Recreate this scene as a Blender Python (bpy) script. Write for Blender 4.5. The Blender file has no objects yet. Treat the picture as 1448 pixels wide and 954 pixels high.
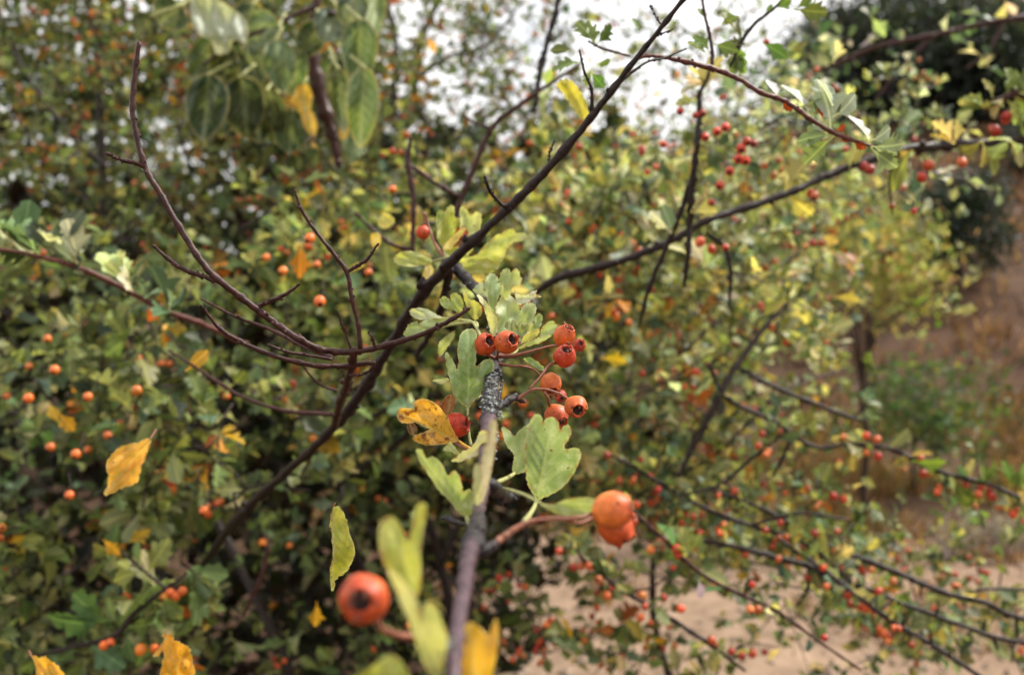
import bpy, math, random
import numpy as np
from mathutils import Vector, Matrix, noise as mnoise
from mathutils.geometry import delaunay_2d_cdt

random.seed(7)
rng = np.random.default_rng(7)
scene = bpy.context.scene
COL = scene.collection

# ------------------------------------------------------------------ camera
F = 1408.0                      # focal length in pixels of the 1448 px wide photograph
CX, CY = 724.0, 477.0
CAM = np.array([0.0, 0.0, 1.5])
PITCH = math.radians(3.9)       # looking a little down
FWD = np.array([0.0, math.cos(PITCH), -math.sin(PITCH)])
UP = np.array([0.0, math.sin(PITCH), math.cos(PITCH)])
RIGHT = np.array([1.0, 0.0, 0.0])
cd = bpy.data.cameras.new('camera')
cam = bpy.data.objects.new('camera', cd)
COL.objects.link(cam)
cam.location = CAM
cam.rotation_euler = (math.pi / 2 - PITCH, 0, 0)
cd.sensor_width = 36.0
cd.lens = 35.0
cd.clip_start = 0.02
cd.clip_end = 2000
cd.dof.use_dof = True
cd.dof.focus_distance = 0.415
cd.dof.aperture_fstop = 10.5
cd.dof.aperture_blades = 0
scene.camera = cam

# ------------------------------------------------------------------ world and sun
SUN_EL, SUN_AZ = math.radians(50), math.radians(62)     # azimuth from +Y towards +X
world = bpy.data.worlds.new('World')
scene.world = world
world.use_nodes = True
nt = world.node_tree
bg = nt.nodes['Background']
sky = nt.nodes.new('ShaderNodeTexSky')
sky.sky_type = 'NISHITA'
sky.sun_disc = False
sky.sun_elevation = SUN_EL
sky.sun_rotation = SUN_AZ
sky.dust_density = 2.0
tc = nt.nodes.new('ShaderNodeTexCoord')
nz = nt.nodes.new('ShaderNodeTexNoise')
nz.inputs['Scale'].default_value = 2.2
nz.inputs['Detail'].default_value = 6
nz.inputs['Roughness'].default_value = 0.55
rp = nt.nodes.new('ShaderNodeValToRGB')
rp.color_ramp.elements[0].position = 0.24
rp.color_ramp.elements[1].position = 0.40
mx = nt.nodes.new('ShaderNodeMix')
mx.data_type = 'RGBA'
mx.inputs[7].default_value = (11.4, 11.3, 11.3, 1)      # bright white cloud deck
nt.links.new(tc.outputs['Generated'], nz.inputs['Vector'])
nt.links.new(nz.outputs['Fac'], rp.inputs['Fac'])
nt.links.new(rp.outputs['Color'], mx.inputs[0])
nt.links.new(sky.outputs['Color'], mx.inputs[6])
nt.links.new(mx.outputs[2], bg.inputs['Color'])
bg.inputs['Strength'].default_value = 0.1

sd = bpy.data.lights.new('sun', 'SUN')
sd.energy = 4.8
sd.angle = math.radians(6)
sd.color = (1.0, 0.95, 0.86)
sun = bpy.data.objects.new('sun', sd)
COL.objects.link(sun)
sdir = Vector((math.sin(SUN_AZ) * math.cos(SUN_EL), math.cos(SUN_AZ) * math.cos(SUN_EL), math.sin(SUN_EL)))
sun.rotation_euler = sdir.to_track_quat('Z', 'Y').to_euler()
sun.location = (4, 4, 8)

scene.view_settings.view_transform = 'Standard'
scene.view_settings.look = 'None'
scene.view_settings.exposure = 0.28
scene.view_settings.gamma = 1.0
scene.cycles.use_denoising = True
scene.cycles.max_bounces = 6
scene.cycles.diffuse_bounces = 3
scene.cycles.glossy_bounces = 2
scene.cycles.transmission_bounces = 4
scene.cycles.sample_clamp_indirect = 6.0


# ------------------------------------------------------------------ small helpers
def W(px, py, d):
    """point seen at pixel (px, py) of the photograph, d metres in front of the lens"""
    return CAM + FWD * d + RIGHT * ((px - CX) / F * d) + UP * (-(py - CY) / F * d)


def project(p):
    q = p - CAM
    d = q @ FWD
    return CX + F * (q @ RIGHT) / d, CY - F * (q @ UP) / d, d


def unit(v):
    v = np.asarray(v, float)
    return v / (np.linalg.norm(v) + 1e-12)


def catmull(pts, sub):
    pts = np.asarray(pts, float)
    if len(pts) < 3:
        n = sub + 1
        t = np.linspace(0, 1, n)[:, None]
        return pts[0] * (1 - t) + pts[-1] * t
    P = np.vstack([2 * pts[0] - pts[1], pts, 2 * pts[-1] - pts[-2]])
    out = []
    for i in range(1, len(P) - 2):
        p0, p1, p2, p3 = P[i - 1], P[i], P[i + 1], P[i + 2]
        for k in range(sub):
            t = k / sub
            out.append(0.5 * ((2 * p1) + (-p0 + p2) * t + (2 * p0 - 5 * p1 + 4 * p2 - p3) * t * t + (-p0 + 3 * p1 - 3 * p2 + p3) * t ** 3))
    out.append(P[-2])
    return np.array(out)


def catmull_closed(pts, sub):
    pts = np.asarray(pts, float)
    n = len(pts)
    out = []
    for i in range(n):
        p0, p1, p2, p3 = pts[i - 1], pts[i], pts[(i + 1) % n], pts[(i + 2) % n]
        for k in range(sub):
            t = k / sub
            out.append(0.5 * ((2 * p1) + (-p0 + p2) * t + (2 * p0 - 5 * p1 + 4 * p2 - p3) * t * t + (-p0 + 3 * p1 - 3 * p2 + p3) * t ** 3))
    return np.array(out)


def tube(points, radii, sides=8, cap=True, rough=0.0, seed=0):
    """closed tapered tube along points; returns verts, tris"""
    pts = np.asarray(points, float)
    n = len(pts)
    radii = np.broadcast_to(np.asarray(radii, float), (n,))
    tan = np.gradient(pts, axis=0)
    tan /= np.linalg.norm(tan, axis=1)[:, None] + 1e-12
    ref = np.array([0, 0, 1.0]) if abs(tan[0][2]) < 0.9 else np.array([1.0, 0, 0])
    u = unit(np.cross(tan[0], ref))
    r_ = np.random.default_rng(seed)
    V = []
    ang = np.linspace(0, 2 * math.pi, sides, endpoint=False)
    for i in range(n):
        u = unit(u - tan[i] * (u @ tan[i]))
        w = np.cross(tan[i], u)
        rr = radii[i] * (1 + rough * r_.normal(size=sides)) if rough else radii[i] * np.ones(sides)
        V.append(pts[i] + rr[:, None] * (np.cos(ang)[:, None] * u + np.sin(ang)[:, None] * w))
    V = np.vstack(V)
    T = []
    for i in range(n - 1):
        for k in range(sides):
            a = i * sides + k
            b = i * sides + (k + 1) % sides
            T += [(a, b, b + sides), (a, b + sides, a + sides)]
    if cap:
        c0 = len(V)
        V = np.vstack([V, pts[0] - tan[0] * radii[0] * .4, pts[-1] + tan[-1] * radii[-1] * .6])
        for k in range(sides):
            T.append((c0, (k + 1) % sides, k))
            o = (n - 1) * sides
            T.append((c0 + 1, o + k, o + (k + 1) % sides))
    return V, np.array(T, int)


class Acc:
    """collects triangle soups into one mesh"""
    def __init__(self):
        self.v, self.t, self.c, self.m, self.uv, self.n = [], [], [], [], [], 0

    def add(self, V, T, col=(1, 1, 1), mat=0, uv=None):
        V = np.asarray(V, float)
        T = np.asarray(T, int)
        self.v.append(V)
        self.t.append(T + self.n)
        self.c.append(np.tile(np.array([col[0], col[1], col[2], 1.0]), (len(V), 1)))
        self.m.append(np.full(len(T), mat) if np.isscalar(mat) else np.asarray(mat))
        self.uv.append(np.zeros((len(V), 2)) if uv is None else uv)
        self.n += len(V)

    def build(self, name, mats, parent=None, origin=None, smooth=True):
        V = np.vstack(self.v)
        T = np.vstack(self.t)
        o = np.zeros(3) if origin is None else np.asarray(origin, float)
        me = bpy.data.meshes.new(name)
        me.vertices.add(len(V))
        me.vertices.foreach_set('co', (V - o).astype(np.float32).ravel())
        me.loops.add(len(T) * 3)
        me.polygons.add(len(T))
        me.polygons.foreach_set('loop_start', np.arange(0, len(T) * 3, 3, dtype=np.int32))
        me.polygons.foreach_set('loop_total', np.full(len(T), 3, dtype=np.int32))
        me.polygons.foreach_set('vertices', T.astype(np.int32).ravel())
        me.polygons.foreach_set('use_smooth', np.full(len(T), smooth))
        me.polygons.foreach_set('material_index', np.concatenate(self.m).astype(np.int32))
        at = me.color_attributes.new('tint', 'FLOAT_COLOR', 'POINT')
        at.data.foreach_set('color', np.vstack(self.c).astype(np.float32).ravel())
        uv = me.uv_layers.new(name='UVMap')
        uv.data.foreach_set('uv', np.vstack(self.uv)[T.ravel()].astype(np.float32).ravel())
        me.update()
        me.validate()
        for m in (mats if isinstance(mats, (list, tuple)) else [mats]):
            me.materials.append(m)
        ob = bpy.data.objects.new(name, me)
        COL.objects.link(ob)
        place(ob, o, parent)
        return ob


ORIG = {}


def place(ob, world_loc, parent=None):
    """locate an unrotated object; parents are unrotated too"""
    if parent is not None:
        ob.parent = parent
        ob.location = Vector(world_loc) - ORIG[parent.name]
    else:
        ob.location = Vector(world_loc)
    ORIG[ob.name] = Vector(world_loc)


def thing(name, label, cat, loc, group=None):
    o = bpy.data.objects.new(name, None)
    o.empty_display_size = 0.02
    COL.objects.link(o)
    place(o, loc)
    o['label'] = label
    o['category'] = cat
    if group:
        o['group'] = group
    return o


def tag(o, label=None, cat=None, group=None, kind=None):
    for k, v in (('label', label), ('category', cat), ('group', group), ('kind', kind)):
        if v:
            o[k] = v
    return o


# ------------------------------------------------------------------ materials
def newmat(name):
    m = bpy.data.materials.new(name)
    m.use_nodes = True
    n = m.node_tree
    return m, n, n.nodes['Principled BSDF'], n.nodes['Material Output']


def N(n, t, **kw):
    nd = n.nodes.new(t)
    for k, v in kw.items():
        if k.startswith('i_'):
            nd.inputs[k[2:].replace('_', ' ')].default_value = v
        else:
            setattr(nd, k, v)
    return nd


def math_node(n, op, a, b=None, clamp=False):
    nd = n.nodes.new('ShaderNodeMath')
    nd.operation = op
    nd.use_clamp = clamp
    for i, x in enumerate((a, b)):
        if x is None:
            continue
        if isinstance(x, (int, float)):
            nd.inputs[i].default_value = x
        else:
            n.links.new(x, nd.inputs[i])
    return nd.outputs[0]


def mixc(n, fac, a, b, blend='MIX'):
    nd = n.nodes.new('ShaderNodeMix')
    nd.data_type = 'RGBA'
    nd.blend_type = blend
    for i, x in ((0, fac), (6, a), (7, b)):
        if isinstance(x, (int, float)):
            nd.inputs[i].default_value = x
        elif isinstance(x, tuple):
            nd.inputs[i].default_value = (*x, 1) if len(x) == 3 else x
        else:
            n.links.new(x, nd.inputs[i])
    return nd.outputs[2]


def ramp(n, src, p0, p1, c0=(0, 0, 0), c1=(1, 1, 1)):
    nd = n.nodes.new('ShaderNodeValToRGB')
    e = nd.color_ramp.elements
    e[0].position, e[1].position = p0, p1
    e[0].color, e[1].color = (*c0, 1), (*c1, 1)
    n.links.new(src, nd.inputs['Fac'])
    return nd.outputs['Color']


def tint_source(n, per_object):
    if per_object:
        return N(n, 'ShaderNodeObjectInfo').outputs['Color']
    return N(n, 'ShaderNodeAttribute', attribute_name='tint').outputs['Color']


def leaf_mat(name, per_object, rough=0.45):
    """simple leaf: midrib from the leaf's own UV, pale underside, light passing through"""
    m, n, b, out = newmat(name)
    t = tint_source(n, per_object)
    uvn = N(n, 'ShaderNodeUVMap')
    sep = N(n, 'ShaderNodeSeparateXYZ')
    n.links.new(uvn.outputs[0], sep.inputs[0])
    ax = math_node(n, 'ABSOLUTE', sep.outputs[0])
    rib = ramp(n, ax, 0.01, 0.035, (1, 1, 1), (0, 0, 0))
    noise = N(n, 'ShaderNodeTexNoise', i_Scale=60.0, i_Detail=3.0)
    geo0 = N(n, 'ShaderNodeTexCoord')
    n.links.new(geo0.outputs['Object'], noise.inputs['Vector'])
    var = ramp(n, noise.outputs['Fac'], 0.3, 0.7, (.75, .75, .75), (1.2, 1.2, 1.1))
    c = mixc(n, 1.0, t, var, 'MULTIPLY')
    lighter = mixc(n, 1.0, c, (1.8, 1.7, 1.6), 'MULTIPLY')
    c = mixc(n, rib, c, lighter)
    geo = N(n, 'ShaderNodeNewGeometry')
    under = mixc(n, 1.0, c, (1.45, 1.45, 1.9), 'MULTIPLY')
    c = mixc(n, geo.outputs['Backfacing'], c, under)
    n.links.new(c, b.inputs['Base Color'])
    b.inputs['Roughness'].default_value = rough
    b.inputs['Specular IOR Level'].default_value = 0.22
    tr = N(n, 'ShaderNodeBsdfTranslucent')
    c2 = mixc(n, 1.0, c, (1.25, 1.2, .55), 'MULTIPLY')
    n.links.new(c2, tr.inputs['Color'])
    ms = N(n, 'ShaderNodeMixShader')
    ms.inputs[0].default_value = 0.38
    n.links.new(b.outputs[0], ms.inputs[1])
    n.links.new(tr.outputs[0], ms.inputs[2])
    n.links.new(ms.outputs[0], out.inputs['Surface'])
    return m


def hero_leaf_mat(name, blotch=0.0, speck=1.0):
    m, n, b, out = newmat(name)
    t = N(n, 'ShaderNodeObjectInfo').outputs['Color']
    vein = N(n, 'ShaderNodeAttribute', attribute_name='vein').outputs['Fac']
    edge = N(n, 'ShaderNodeAttribute', attribute_name='edge').outputs['Fac']
    co = N(n, 'ShaderNodeTexCoord').outputs['Object']
    n1 = N(n, 'ShaderNodeTexNoise', i_Scale=110.0, i_Detail=4.0, i_Roughness=.6)
    n.links.new(co, n1.inputs['Vector'])
    n2 = N(n, 'ShaderNodeTexNoise', i_Scale=1500.0, i_Detail=2.0)
    n.links.new(co, n2.inputs['Vector'])
    var = ramp(n, n1.outputs['Fac'], 0.3, 0.72, (.82, .92, .66), (1.75, 1.58, 1.55))
    c = mixc(n, 1.0, t, var, 'MULTIPLY')
    if blotch:
        n3 = N(n, 'ShaderNodeTexNoise', i_Scale=190.0, i_Detail=5.0, i_Roughness=.65)
        n.links.new(co, n3.inputs['Vector'])
        bl = ramp(n, n3.outputs['Fac'], .63 - .12 * blotch, .72 - .10 * blotch)
        c = mixc(n, bl, c, (.22, .06, .010))
        n4 = N(n, 'ShaderNodeTexNoise', i_Scale=70.0, i_Detail=2.0)
        n.links.new(co, n4.inputs['Vector'])
        c = mixc(n, ramp(n, n4.outputs['Fac'], .52, .66), c, mixc(n, .6, c, (.45, .12, .01)))
    n6 = N(n, 'ShaderNodeTexNoise', i_Scale=240.0, i_Detail=5.0, i_Roughness=.7)
    n.links.new(co, n6.inputs['Vector'])
    bloom = math_node(n, 'MULTIPLY', ramp(n, n6.outputs['Fac'], .50, .66), .42 * speck)
    c = mixc(n, bloom, c, (.62, .68, .54))
    vm = ramp(n, vein, 0.25, 0.95)
    c = mixc(n, vm, c, mixc(n, .34, c, (.62, .66, .36)))
    em = ramp(n, edge, 0.0, 0.16, (1, 1, 1), (0, 0, 0))
    c = mixc(n, em, c, mixc(n, .5, c, (.66, .62, .30)))
    n7 = N(n, 'ShaderNodeTexNoise', i_Scale=330.0, i_Detail=4.0)
    n.links.new(co, n7.inputs['Vector'])
    rim = math_node(n, 'MULTIPLY', ramp(n, edge, .02, .20, (1, 1, 1), (0, 0, 0)), ramp(n, n7.outputs['Fac'], .50, .60))
    c = mixc(n, math_node(n, 'MULTIPLY', rim, .75), c, (.30, .15, .045))
    n8 = N(n, 'ShaderNodeTexNoise', i_Scale=520.0, i_Detail=2.0)
    n.links.new(co, n8.inputs['Vector'])
    c = mixc(n, ramp(n, n8.outputs['Fac'], .72, .75), c, (.20, .10, .04))
    # fine pale down and dew on the surface
    vo = N(n, 'ShaderNodeTexVoronoi', i_Scale=1300.0)
    n.links.new(co, vo.inputs['Vector'])
    dots = ramp(n, vo.outputs['Distance'], 0.10, 0.24, (1, 1, 1), (0, 0, 0))
    dmask = ramp(n, n1.outputs['Fac'], .42, .62)
    dm = math_node(n, 'MULTIPLY', dots, dmask)
    dm = math_node(n, 'MULTIPLY', dm, 0.75 * speck)
    c = mixc(n, dm, c, (.75, .78, .66))
    geo = N(n, 'ShaderNodeNewGeometry')
    c = mixc(n, geo.outputs['Backfacing'], c, mixc(n, .3, c, (.45, .5, .42)))
    n.links.new(c, b.inputs['Base Color'])
    b.inputs['Roughness'].default_value = 0.5
    b.inputs['Specular IOR Level'].default_value = 0.3
    h = math_node(n, 'ADD', math_node(n, 'MULTIPLY', n2.outputs['Fac'], .5), math_node(n, 'MULTIPLY', dm, 1.2))
    h = math_node(n, 'ADD', h, math_node(n, 'MULTIPLY', n1.outputs['Fac'], 1.5))
    bp = N(n, 'ShaderNodeBump')
    bp.inputs['Strength'].default_value = 0.5
    bp.inputs['Distance'].default_value = 0.0004
    n.links.new(h, bp.inputs['Height'])
    n.links.new(bp.outputs[0], b.inputs['Normal'])
    tr = N(n, 'ShaderNodeBsdfTranslucent')
    n.links.new(mixc(n, 1.0, c, (1.2, 1.15, .6), 'MULTIPLY'), tr.inputs['Color'])
    ms = N(n, 'ShaderNodeMixShader')
    ms.inputs[0].default_value = 0.36
    n.links.new(b.outputs[0], ms.inputs[1])
    n.links.new(tr.outputs[0], ms.inputs[2])
    n.links.new(ms.outputs[0], out.inputs['Surface'])
    return m


def bark_mat(name, c0, c1, c2=None, scale=500.0, patch=0.62, rough=0.5, bump=.0005):
    m, n, b, out = newmat(name)
    co = N(n, 'ShaderNodeTexCoord').outputs['Object']
    n1 = N(n, 'ShaderNodeTexNoise', i_Scale=scale, i_Detail=6.0, i_Roughness=.7)
    n.links.new(co, n1.inputs['Vector'])
    c = ramp(n, n1.outputs['Fac'], .35, .68, c0, c1)
    if c2:
        n2 = N(n, 'ShaderNodeTexNoise', i_Scale=scale * .35, i_Detail=5.0, i_Roughness=.75)
        n.links.new(co, n2.inputs['Vector'])
        c = mixc(n, ramp(n, n2.outputs['Fac'], patch, patch + .06), c, c2)
    n.links.new(c, b.inputs['Base Color'])
    b.inputs['Roughness'].default_value = rough
    b.inputs['Specular IOR Level'].default_value = .25
    bp = N(n, 'ShaderNodeBump')
    bp.inputs['Strength'].default_value = .8
    bp.inputs['Distance'].default_value = bump
    n.links.new(n1.outputs['Fac'], bp.inputs['Height'])
    n.links.new(bp.outputs[0], b.inputs['Normal'])
    return m


def berry_mat(name, per_object, hero=False):
    m, n, b, out = newmat(name)
    t = tint_source(n, per_object)
    co = N(n, 'ShaderNodeTexCoord').outputs['Object']
    if hero:
        sep = N(n, 'ShaderNodeSeparateXYZ')
        n.links.new(co, sep.inputs[0])
        n1 = N(n, 'ShaderNodeTexNoise', i_Scale=260.0, i_Detail=5.0, i_Roughness=.6)
        n.links.new(co, n1.inputs['Vector'])
        zz = math_node(n, 'MULTIPLY', sep.outputs[2], 110.0)
        zz = math_node(n, 'ADD', zz, math_node(n, 'MULTIPLY', n1.outputs['Fac'], 1.0))
        c = mixc(n, ramp(n, zz, .15, 1.05), t, mixc(n, .6, t, (.42, .03, .008)))
        c = mixc(n, 1.0, c, ramp(n, n1.outputs['Fac'], .3, .7, (.60, .42, .40), (1.25, 1.35, 1.3)), 'MULTIPLY')
        vo = N(n, 'ShaderNodeTexVoronoi', i_Scale=620.0)
        n.links.new(co, vo.inputs['Vector'])
        d = ramp(n, vo.outputs['Distance'], .06, .16, (1, 1, 1), (0, 0, 0))
        d = math_node(n, 'MULTIPLY', d, .6)
        c = mixc(n, d, c, (.95, .55, .25))
        n4 = N(n, 'ShaderNodeTexNoise', i_Scale=420.0, i_Detail=3.0)
        n.links.new(co, n4.inputs['Vector'])
        c = mixc(n, ramp(n, n4.outputs['Fac'], .64, .69), c, (.14, .03, .01))
        bp = N(n, 'ShaderNodeBump')
        bp.inputs['Strength'].default_value = .5
        bp.inputs['Distance'].default_value = .0003
        n.links.new(n1.outputs['Fac'], bp.inputs['Height'])
        n.links.new(bp.outputs[0], b.inputs['Normal'])
        b.inputs['Subsurface Weight'].default_value = .15
        b.inputs['Subsurface Radius'].default_value = (.004, .0015, .0005)
        b.inputs['Subsurface Scale'].default_value = 1.0
        b.inputs['Roughness'].default_value = .50
        b.inputs['Specular IOR Level'].default_value = .4
    else:
        n1 = N(n, 'ShaderNodeTexNoise', i_Scale=120.0, i_Detail=2.0)
        n.links.new(co, n1.inputs['Vector'])
        c = mixc(n, 1.0, t, ramp(n, n1.outputs['Fac'], .3, .7, (.75, .6, .6), (1.15, 1.3, 1.2)), 'MULTIPLY')
        b.inputs['Roughness'].default_value = .35
    n.links.new(c, b.inputs['Base Color'])
    return m


def plain_mat(name, col, rough=.7, var=.35, scale=40.0, bump=0.0):
    m, n, b, out = newmat(name)
    co = N(n, 'ShaderNodeTexCoord').outputs['Object']
    n1 = N(n, 'ShaderNodeTexNoise', i_Scale=scale, i_Detail=5.0, i_Roughness=.65)
    n.links.new(co, n1.inputs['Vector'])
    lo = tuple(x * (1 - var) for x in col)
    hi = tuple(min(1, x * (1 + var)) for x in col)
    n.links.new(ramp(n, n1.outputs['Fac'], .32, .7, lo, hi), b.inputs['Base Color'])
    b.inputs['Roughness'].default_value = rough
    if bump:
        bp = N(n, 'ShaderNodeBump')
        bp.inputs['Distance'].default_value = bump
        n.links.new(n1.outputs['Fac'], bp.inputs['Height'])
        n.links.new(bp.outputs[0], b.inputs['Normal'])
    return m


M_LEAF_O = leaf_mat('leaf_single', True)
M_LEAF_A = leaf_mat('leaf_mass', False)
M_HERO = hero_leaf_mat('leaf_downy')
M_HERO_SMOOTH = hero_leaf_mat('leaf_smooth', speck=.3)
M_BLOTCH = hero_leaf_mat('leaf_blotched', blotch=1.0, speck=.5)
M_SPOT = hero_leaf_mat('leaf_spotted', blotch=.45, speck=.4)
M_BERRY_H = berry_mat('haw_skin', True, True)
M_BERRY_O = berry_mat('haw_single', True)
M_BERRY_A = berry_mat('haw_mass', False)
M_CALYX = plain_mat('haw_calyx', (.035, .014, .010), .75, .6, 900, .0003)
M_CALYX_BROWN = plain_mat('withered_sepal', (.16, .05, .022), .7, .5, 700, .0002)
M_STALK = plain_mat('haw_stalk', (.24, .085, .045), .55, .35, 500, .0001)
M_PETIOLE = plain_mat('leaf_stalk', (.36, .36, .13), .55, .25, 500, .0001)
M_PETIOLE_Y = plain_mat('leaf_stalk_yellow', (.6, .32, .06), .55, .25, 500, .0001)
M_BARK_DARK = bark_mat('bark_dark', (.009, .005, .0045), (.044, .027, .021), (.13, .11, .10), 320, .70, .5)
M_BARK_RED = bark_mat('bark_red_brown', (.018, .007, .006), (.085, .028, .020), (.26, .18, .16), 420, .70, .38)
M_BARK_SHOOT = bark_mat('bark_reddish_shoot', (.05, .015, .012), (.20, .075, .055), (.36, .26, .23), 420, .66, .4)
M_BARK_PURPLE = bark_mat('bark_purple_grey', (.040, .022, .028), (.125, .075, .090), (.30, .25, .28), 260, .66, .40)
M_BARK_GREY = bark_mat('bark_grey_downy', (.22, .18, .19), (.50, .46, .46), (.6, .58, .56), 600, .6, .7)
M_BARK_BLACK = bark_mat('bark_black_knot', (.008, .007, .008), (.045, .036, .038), (.2, .2, .2), 420, .69, .35, .001)
M_TWIG_BG = bark_mat('twig_brown', (.014, .009, .007), (.055, .032, .024), None, 60, .6, .6, .001)
M_LICHEN = plain_mat('lichen_grey', (.30, .33, .31), .9, .5, 900, .0006)

# ------------------------------------------------------------------ leaf templates (x = side, y = along, z = up)
HALVES = [
    [(.03, .18), (.09, .30), (.17, .42), (.29, .54), (.34, .62), (.30, .67), (.18, .63), (.20, .72), (.26, .82), (.23, .88), (.13, .85), (.10, .96)],
    [(.04, .18), (.12, .32), (.22, .46), (.29, .58), (.27, .66), (.17, .65), (.20, .76), (.17, .86), (.10, .86), (.07, .97)],
    [(.03, .20), (.10, .32), (.22, .42), (.33, .52), (.31, .57), (.18, .56), (.26, .68), (.30, .76), (.25, .80), (.14, .74), (.15, .87), (.10, .96)],
    [(.04, .16), (.10, .28), (.18, .42), (.24, .58), (.25, .72), (.20, .84), (.13, .94), (.06, .99)],
    [(.03, .22), (.13, .38), (.23, .54), (.30, .70), (.27, .78), (.17, .72), (.16, .80), (.19, .91), (.14, .96), (.07, .93)],
]
OVATE = [(.03, .14), (.20, .20), (.34, .32), (.40, .46), (.36, .62), (.26, .76), (.12, .90)]


def leaf_template(half, fold=.25, droop=.25, twist=0.0, seed=0, petiole=True):
    r_ = np.random.default_rng(seed)
    half = np.array(half)
    y0 = half[0][1]
    ys = half[:, 1]
    V, T = [], []
    rib = [(0, y0)] + [(0, y) for y in np.linspace(y0 + .1, .93, 5)] + [(0, 1.0)]
    rib = np.array(rib)
    nr = len(rib)

    def lift(x, y):
        t = (y - y0) / (1 - y0)
        z = fold * abs(x) * (1 - .4 * t) - droop * t * t * .6 + twist * x * t
        return z
    for x, y in rib:
        V.append((x, y, lift(x, y)))
    for s in (-1, 1):
        st = len(V)
        js = 1 + .12 * r_.normal(size=len(half))
        for (x, y), j in zip(half, js):
            V.append((s * x * j, y + .01 * r_.normal(), lift(s * x * j, y) + .02 * r_.normal()))
        # zip outline to rib
        i, k = 0, 0
        oi = list(range(st, st + len(half)))
        while i < nr - 1 or k < len(oi) - 1:
            if k < len(oi) - 1 and (i == nr - 1 or half[k + 1][1] < rib[i + 1][1]):
                tri = (i, oi[k + 1], oi[k])
                k += 1
            else:
                tri = (i, i + 1, oi[k])
                i += 1
            T.append(tri if s > 0 else tri[::-1])
    if petiole:
        a = len(V)
        V += [(-.018, 0, -.03), (.018, 0, -.03), (.016, y0 + .02, 0), (-.016, y0 + .02, 0)]
        T += [(a, a + 1, a + 2), (a, a + 2, a + 3)]
    V = np.array(V, float)
    # make all normals face +z for both halves
    T = np.array(T, int)
    nz_ = np.cross(V[T[:, 1]] - V[T[:, 0]], V[T[:, 2]] - V[T[:, 0]])[:, 2]
    T[nz_ < 0] = T[nz_ < 0][:, ::-1]
    return V, T, V[:, :2].copy()


LEAF_T = []
for i, h in enumerate(HALVES):
    LEAF_T.append(leaf_template(h, .35, .35, .2, i))
    LEAF_T.append(leaf_template(h, .8, .15, -.3, i + 20))
N_HAW = len(LEAF_T)
for i in range(3):
    LEAF_T.append(leaf_template(OVATE, .3 + .3 * i, .3, .1, 40 + i))
OV0 = N_HAW


def uv_sphere_berry():
    V = [(0, 0, -1.0)]
    prof = [(.62, -.80), (.95, -.25), (.92, .35), (.58, .82), (.40, .98)]
    k = 8
    for r_, z in prof:
        for j in range(k):
            a = 2 * math.pi * j / k
            V.append((r_ * math.cos(a), r_ * math.sin(a), z))
    V.append((0, 0, .62))
    T, M = [], []
    for j in range(k):
        T.append((0, 1 + (j + 1) % k, 1 + j)); M.append(0)
    for i in range(len(prof) - 1):
        for j in range(k):
            a = 1 + i * k + j
            b = 1 + i * k + (j + 1) % k
            T += [(a, b, b + k), (a, b + k, a + k)]; M += [0, 0]
    c = len(V) - 1
    o = 1 + (len(prof) - 1) * k
    for j in range(k):
        T.append((c, o + j, o + (j + 1) % k)); M.append(1)
    return np.array(V), np.array(T), np.array(M)


BERRY_V, BERRY_T, BERRY_M = uv_sphere_berry()


def mesh_from(V, T, name, mats, midx=None, uv=None):
    a = Acc()
    a.add(V, T, mat=0 if midx is None else midx, uv=uv)
    ob = a.build(name, mats)
    me = ob.data
    bpy.data.objects.remove(ob)
    return me


LEAF_ME = [mesh_from(V, T, 'leaf', [M_LEAF_O], uv=uv) for V, T, uv in LEAF_T]
BERRY_ME = mesh_from(BERRY_V, BERRY_T, 'berry', [M_BERRY_O, M_CALYX], BERRY_M)


def basis(y, n):
    y = unit(y)
    n = unit(n - y * (n @ y))
    x = np.cross(y, n)
    return np.stack([x, y, n], axis=1)


def jitter(c, r_, h=.08, v=.28):
    c = np.array(c, float)
    c = c * max(.35, 1 + v * r_.normal()) * (1 + h * r_.normal(size=3))
    return np.clip(c, .004, .9)


# palettes (linear albedo)
G_DARK = [(.062, .090, .032), (.080, .105, .038), (.105, .135, .045), (.135, .155, .055)]
G_MID = [(.17, .21, .07), (.22, .245, .085), (.25, .26, .11), (.14, .18, .065)]
G_YEL = [(.36, .35, .12), (.42, .38, .13), (.30, .32, .12), (.50, .43, .14)]
G_PALE = [(.40, .44, .27), (.48, .50, .36), (.36, .40, .22)]
D_SHADE = [(.012, .018, .007), (.020, .028, .010), (.024, .015, .009), (.030, .038, .012), (.016, .010, .007)]  # back-layer leaves: dead browns and greens, bush-interior shade put into the colour
AUT = [(.48, .24, .03), (.52, .34, .05), (.34, .12, .02), (.24, .07, .02)]
BER = [(.62, .10, .015), (.70, .17, .02), (.50, .05, .012), (.66, .13, .02)]


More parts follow.
